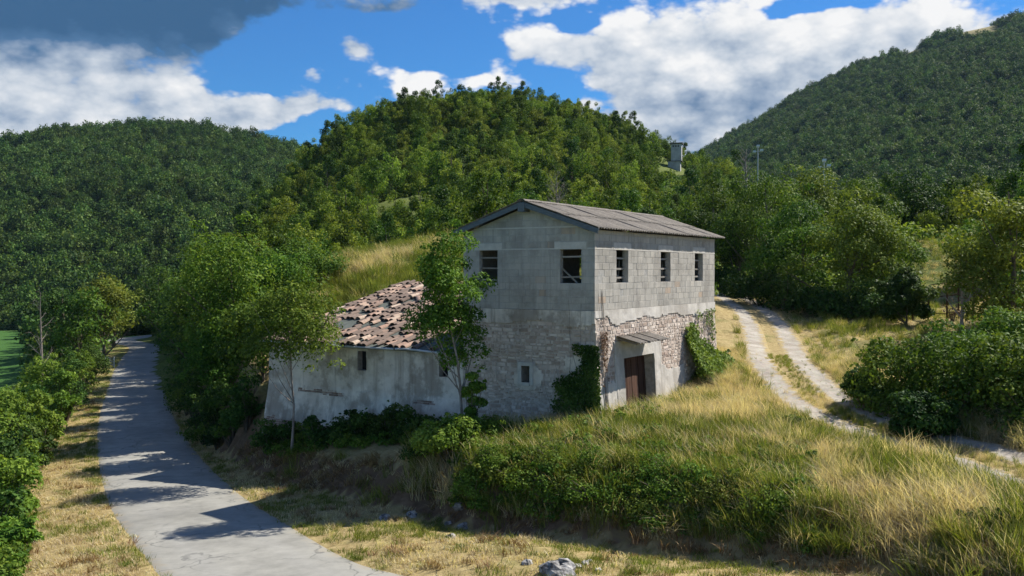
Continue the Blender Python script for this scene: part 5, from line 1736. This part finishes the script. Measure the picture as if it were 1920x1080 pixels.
# brown withered growth on the cut face of the bank
X, Y, z, d, S, df, px, py, td, hx, hy = sample(-26, 12, 15, 70, 60000)
kk = (d > 1.9) & (S > .08) & (S < .985) & ((hx < -.3) | (hy < -.3)) & (rgg.random(len(X)) < np.clip(30 / Y, .3, 1) * np.where((px > 640) & (px < 920), .38, .6))
X, Y, z, d, S, px = [v[kk] for v in (X, Y, z, d, S, px)]; n = len(X); ng = fbm(X * .6, Y * .6, 107)
idx = np.where(rgg.random(n) < np.clip((ng - .5) * 3 + .02, .01, .35), rgg.choice([7, 3], n), np.where(rgg.random(n) < .30, rgg.choice([5, 6], n), rgg.choice([8, 9], n)))
sow('bank_grass', 'brown withered grass on the steep bank between road and farmhouse', 'grass', (X, Y, z), idx, rgg.uniform(.6, 1.3, n), .3)

# leafy weeds: small green ground cover on the crest and along the hedge
wb = []
for i in range(4):
    st, fo = make_bush(700 + i, .42, .34, 8, 170, .085)
    wb.append((fo, M['leaf_fresh'] if i % 2 else M['leaf']))
X, Y, z, d, S, df, px, py, td, hx, hy = sample(-26, 14, 17, 60, 26000)
crest = (S > .35) & (df < 5.0) & (Y < 30) & (px > 850) & (px < 1530)
annexf = (hx < -.2) & (hx > -2.0) & (hy > 0) & (hy < 15) & (S > .5)
hedge = (d < -4.4) & (d > -9)
doorf = (hy < -.25) & (hy > -1.3) & (hx > -1) & (hx < 9)
kk = (crest & (rgg.random(len(X)) < .95)) | (annexf & (rgg.random(len(X)) < .45)) | (hedge & (rgg.random(len(X)) < .7)) | (doorf & (rgg.random(len(X)) < .25))
X, Y, z = X[kk], Y[kk], z[kk]; n = len(X)
print('weeds', n)
scatter('leafy_weed', np.stack([X, Y, z], 1), np.stack([np.zeros(n), np.zeros(n), rgg.uniform(0, 6.28, n)], 1), rgg.uniform(.5, 1.3, n), rgg.integers(0, 4, n), wb, 'low leafy green weeds on the bank crest and along the hedge', 'weeds')

# loose stones on the wheel ruts
V = []
X, Y, z, d, S, df, px, py, td, hx, hy = sample(7, 20, 21, 72, 30000)
kk = (np.abs(td - .82) < .55) & (rgg.random(len(X)) < np.clip(34 / Y, .2, 1) * .5)
X, Y, z = X[kk], Y[kk], z[kk]; n = len(X)
pb = []
for i in range(4):
    rg = np.random.default_rng(800 + i); b = MB()
    b.hexa([(-.5 + rg.uniform(-.1, .1), -.4, -.2), (.5, -.4 + rg.uniform(-.1, .1), -.2), (.45, .42, -.2), (-.45, .4, -.2), (-.3, -.25, .3 + rg.uniform(0, .15)), (.3, -.22, .35), (.28, .25, .25 + rg.uniform(0, .2)), (-.26, .24, .36)])
    pb.append((b.mesh('pebble'), M['rock_white']))
scatter('gravel', np.stack([X, Y, z + .02], 1), rgg.uniform(0, 6.28, (n, 3)) * np.array([.1, .1, 1]), rgg.uniform(.02, .07, n) * rgg.uniform(.3, 1, n), rgg.integers(0, 4, n), pb, 'loose white gravel stones in the wheel ruts of the track', 'gravel')

# ------------------------------------------------------------------ climbers on the walls
def climber(name, mp, fn, a0, a1, z0, z1, n, size, mat, label, depth, seed, stems, parent_loc=True):
    rg = np.random.default_rng(seed)
    A = rg.uniform(a0, a1, n * 6); Zv = rg.uniform(z0, z1, n * 6)
    p = fn(A, Zv); kk = rg.random(len(A)) < p
    A, Zv, p = A[kk][:n], Zv[kk][:n], p[kk][:n]
    dd = depth(A, Zv) * rg.uniform(.25, 1.0, len(A)) ** .6
    P = np.array([mp(a, -q - .03, z) for a, q, z in zip(A, dd, Zv)])
    w = np.array([[*house_to_world(x, y), z] for x, y, z in P])
    outv = np.array([-VX, -VY, 0]) if mp is map_r else np.array([-UX, -UY, 0])
    nrm = unit(outv * .8 + np.array([0, 0, .45]) + rg.normal(size=(len(w), 3)) * .45)
    base = w.mean(0); base[2] = w[:, 2].min()
    tint = np.clip(.5 + (fbm(A * 2.5, Zv * 2.5, seed) - .5) * 1.1 + rg.normal(0, .16, len(A)), 0, 1)
    V, Fc, T = leaf_arrays(w - base, nrm, size * rg.uniform(.65, 1.3, len(w)), .75, rg, tint)
    e = empty(name, tuple(base))
    obj('foliage', mesh_np('foliage', V, Fc, T), mat, e)
    for (aa, za, ab, zb) in stems:
        b = MB(); pts = []
        for i in range(7):
            f = i / 6; a_ = aa + (ab - aa) * f + math.sin(f * 9 + aa * 5) * .06; zz = za + (zb - za) * f
            q = mp(a_, -.035, zz); pts.append((*(np.array([*house_to_world(q[0], q[1]), zz]) - base),))
        b.tube(pts, [.010 * (1 - .7 * i / 6) for i in range(7)], 5); b.build('stem', M['bark_dead'], e)
    tag(e, label, 'climber')
    return e


nf = lambda A, Z, s, f=1.6: fbm(A * f, Z * f, s, 4)
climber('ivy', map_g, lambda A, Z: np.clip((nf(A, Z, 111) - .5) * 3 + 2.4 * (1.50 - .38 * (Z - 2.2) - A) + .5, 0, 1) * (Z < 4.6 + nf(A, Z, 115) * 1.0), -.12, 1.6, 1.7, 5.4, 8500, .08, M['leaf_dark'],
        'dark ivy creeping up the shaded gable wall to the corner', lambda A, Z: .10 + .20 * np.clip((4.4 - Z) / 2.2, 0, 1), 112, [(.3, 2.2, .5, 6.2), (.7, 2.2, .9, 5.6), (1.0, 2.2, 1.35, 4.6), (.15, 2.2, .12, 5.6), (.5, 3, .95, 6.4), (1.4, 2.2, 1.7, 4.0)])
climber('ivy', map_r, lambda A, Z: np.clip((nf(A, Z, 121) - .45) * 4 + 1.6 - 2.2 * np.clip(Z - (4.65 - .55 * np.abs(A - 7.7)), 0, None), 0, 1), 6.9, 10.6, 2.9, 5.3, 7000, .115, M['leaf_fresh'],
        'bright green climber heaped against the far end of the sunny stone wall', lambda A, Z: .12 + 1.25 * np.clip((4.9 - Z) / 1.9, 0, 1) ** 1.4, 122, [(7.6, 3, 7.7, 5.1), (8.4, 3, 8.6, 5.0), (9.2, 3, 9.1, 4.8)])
climber('dry_vine', map_r, lambda A, Z: np.clip((nf(A, Z, 131, 3) - .42) * 4, 0, 1) * (np.abs(A - .42) < .16 + .06 * np.sin(Z * 4)), .12, .8, 3.7, 5.35, 380, .06, M['leaf_brown'],
        'withered brown vine hanging down the sunny side of the house corner', lambda A, Z: .06 + 0 * A, 132,
        [(.35, 2.6, .38, 8.3), (.5, 2.6, .47, 8.2), (.28, 2.6, .2, 7.0), (.6, 2.7, .52, 6.4), (.42, 2.6, .44, 7.6)])
climber('ivy', map_r, lambda A, Z: np.clip((nf(A, Z, 141, 2.5) - .5) * 6 + .3, 0, 1), 8.2, 10.1, 4.5, 5.75, 350, .085, M['leaf_olive'],
        'sparse pale leaves scattered over the stones above the green climber', lambda A, Z: .07 + 0 * A, 142, [])

# ------------------------------------------------------------------ smaller things
def rock(px, py, size, label, mat='rock', seed=0, squash=.6, group=None):
    x, y, z = ground_hit(px, py); rg = np.random.default_rng(seed + 900)
    V = []; n = 9; m = 6
    for j in range(m + 1):
        th = math.pi * j / m
        for i in range(n):
            a = 2 * math.pi * i / n
            r = 1 + .28 * math.sin(a * 2 + seed) * math.sin(th * 2 + seed) + rg.uniform(-.14, .14)
            V.append((size * r * math.sin(th) * math.cos(a) * 1.15, size * r * math.sin(th) * math.sin(a) * .85, size * r * math.cos(th) * squash))
    Fc = []
    for j in range(m):
        for i in range(n):
            Fc.append((j * n + i, j * n + (i + 1) % n, (j + 1) * n + (i + 1) % n, (j + 1) * n + i))
    o = obj('rock', mesh_np('rock', V, Fc), M[mat], loc=(x, y, z + size * .12))
    tag(o, label, 'rock', group)
rock(1047, 1078, .36, 'grey lichen-spotted boulder in the mown grass by the road', 'rock', 1, .62)
rock(988, 1058, .13, 'small rounded stone beside the lichen boulder', 'rock', 2)
for i, (px, py, sz) in enumerate([(1082, 1068, .08), (1098, 1058, .09), (1121, 1070, .07), (1105, 1056, .06), (1015, 1068, .06)]):
    rock(px, py, sz, 'small white stone lying in the grass around the boulder', 'rock_white', 10 + i, .6, 'white stones around the boulder')
for i, (px, py, sz) in enumerate([(862, 962, .20), (868, 992, .16), (772, 968, .14), (722, 975, .16), (845, 1010, .12), (840, 990, .10)]):
    rock(px, py, sz, 'pale limestone lump poking out of the eroded bank', 'rock', 30 + i, .8, 'limestone lumps in the bank')

# transformer tower on the hill
tx, ty = (1266 - 960) / F * 180, 180.0
tz = H(tx, ty)
tz = top_z(321, ty)
tower = empty('transformer_tower', (tx, ty, tz), math.radians(-14))
tag(tower, 'slim grey transformer tower with flat dark roof on the hill shoulder', 'tower')
b = MB(); b.box(-1.35, .95, -1.1, 1.1, -2.5, 1.75); b.build('base_block', M['tower'], tower)
b = MB(); b.box(-.75, 1.15, -1.0, 1.0, 1.75, 4.95); b.build('shaft', M['tower'], tower)
b = MB(); b.box(-.95, 1.4, -1.25, 1.25, 4.95, 5.15); b.build('roof_slab', M['slab'], tower)
for xx in (-.35, .12, .58):
    b = MB(); b.box(xx - .13, xx + .13, -1.03, -.9, 4.4, 4.65); b.build('vent_opening', M['dark_hole'], tower)
b = MB(); b.box(-1.5, 1.3, -1.2, 1.2, 1.69, 1.80); b.build('ledge', M['slab'], tower)


def floodlight(px, Y, top_row, hgt, label):
    X = (px - 960) / F * Y; zt = top_z(top_row, Y); zb = H(X, Y)
    e = empty('floodlight_pole', (X, Y, zb - .3)); tag(e, label, 'pole', None)
    h = zt - zb + .3
    b = MB(); b.tube([(0, 0, 0), (0, 0, h * .5), (0, 0, h)], [.11, .09, .06], 8); b.build('pole', M['pole'], e)
    b = MB(); b.bar((-.35, 0, h - .55), (.35, 0, h - .55), .06, .06); b.build('cross_arm', M['pole'], e)
    for xx, zz in ((-.42, h - .62), (.42, h - .45), (0, h + .05)):
        b = MB(); b.box(xx - .17, xx + .17, -.16, .06, zz - .10, zz + .10, fn=lambda x, y, z: (x, y, z - y * .5)); b.build('lamp_head', M['lamp'], e)
floodlight(1420, 112, 276, 8, 'tall slim floodlight pole in front of the mountain')
floodlight(1544, 90, 303, 8, 'shorter floodlight pole rising out of the trees')

# rusty fence at the edge of the field
fence = empty('fence', (*place(1765, 49)[:2], place(1765, 49)[2])); tag(fence, 'rusty iron fence of thin posts and rails between the bramble thicket and field', 'fence')
fx0 = fence.location.x; fy0 = fence.location.y; fz0 = fence.location.z
fposts = [(1712, 49, 1.55), (1741, 48.6, 1.6), (1776, 48.4, 2.3), (1798, 48.4, 1.9), (1826, 48.8, 1.6)]
pp = []
for px, Yv, hh in fposts:
    X, Yq, z = place(px, Yv); b = MB(); b.bar((X - fx0, Yq - fy0, z - fz0 - .2), (X - fx0 + R.uniform(-.05, .05), Yq - fy0, z - fz0 + hh), .06, .06); b.build('post', M['rust'], fence); pp.append((X - fx0, Yq - fy0, z - fz0))
for i in range(4):
    for hh in (.35, 1.15) + ((1.75,) if i in (1, 2) else ()):
        a, c = pp[i], pp[i + 1]
        b = MB(); b.bar((a[0], a[1], a[2] + hh), (c[0], c[1], c[2] + hh + R.uniform(-.1, .1)), .04, .045); b.build('rail', M['rust'], fence)
X, Yq, z = place(1786, 48)
st, fo = make_bush(771, 1.6, .55, 10, 260, .10)
plant('bush', (st, fo), ('stem', 'foliage'), (M['bark'], M['leaf_brown']), (X, Yq, z), 'withered red-brown shrub tangled in the rusty fence', 'bush')

# small railing by the far bend: one thing with posts and dark panels
x0, y0 = unproj(198, 680, -1.6); x1, y1 = unproj(214, 688, -1.6)
z0 = H(x0, y0)
rail = empty('railing', (x1, y1, z0)); tag(rail, 'low dark railing with white posts at the edge of the road bend', 'railing')
for q in (0.0, 1.0, 1.9):
    xa, ya = x1 + (x0 - x1) * q, y1 + (y0 - y1) * q
    zz = H(xa, ya); b = MB(); b.tube([(xa - x1, ya - y1, zz - z0 - .2), (xa - x1, ya - y1, zz - z0 + (1.0 if q == 0 else .85))], .04, 6); b.build('post', M['lamp'], rail)
for hh in (.35, .6, .82):
    b = MB(); b.bar((0, 0, hh), ((x0 - x1) * 1.9, (y0 - y1) * 1.9, hh), .03, .10); b.build('rail', M['fascia'], rail)
# red object under the trees by the track
x, y, z = ground_hit(1458, 572)
b = MB(); b.box(-.45, .45, -.2, .2, 0, .32, fn=lambda X, Y, Z: (X * (1 - .2 * Z), Y, Z)); 
o = b.build('crate', M['red_cloth'], None, loc=(x, y, z)); tag(o, 'dark red plastic crate lying in the shade beside the track', 'crate')


# ------------------------------------------------------------------ air between the near ground and the far hills
b = MB(); b.box(-900, 1300, -300, 1500, -12, 420)
def haze_mat():
    m = bpy.data.materials.new('haze'); m.use_nodes = True; t = m.node_tree; t.nodes.clear(); k = NT(t)
    out = k.new('ShaderNodeOutputMaterial'); v = k.new('ShaderNodeVolumePrincipled')
    v.inputs['Color'].default_value = (.50, .74, 1.0, 1); v.inputs['Density'].default_value = 0.00005; v.inputs['Anisotropy'].default_value = 0.0
    k.l.new(v.outputs[0], out.inputs['Volume'])
    return m
hz_o = b.build('haze', haze_mat()); tag(hz_o, 'thin bluish summer haze filling the valley air', 'haze', kind='stuff')
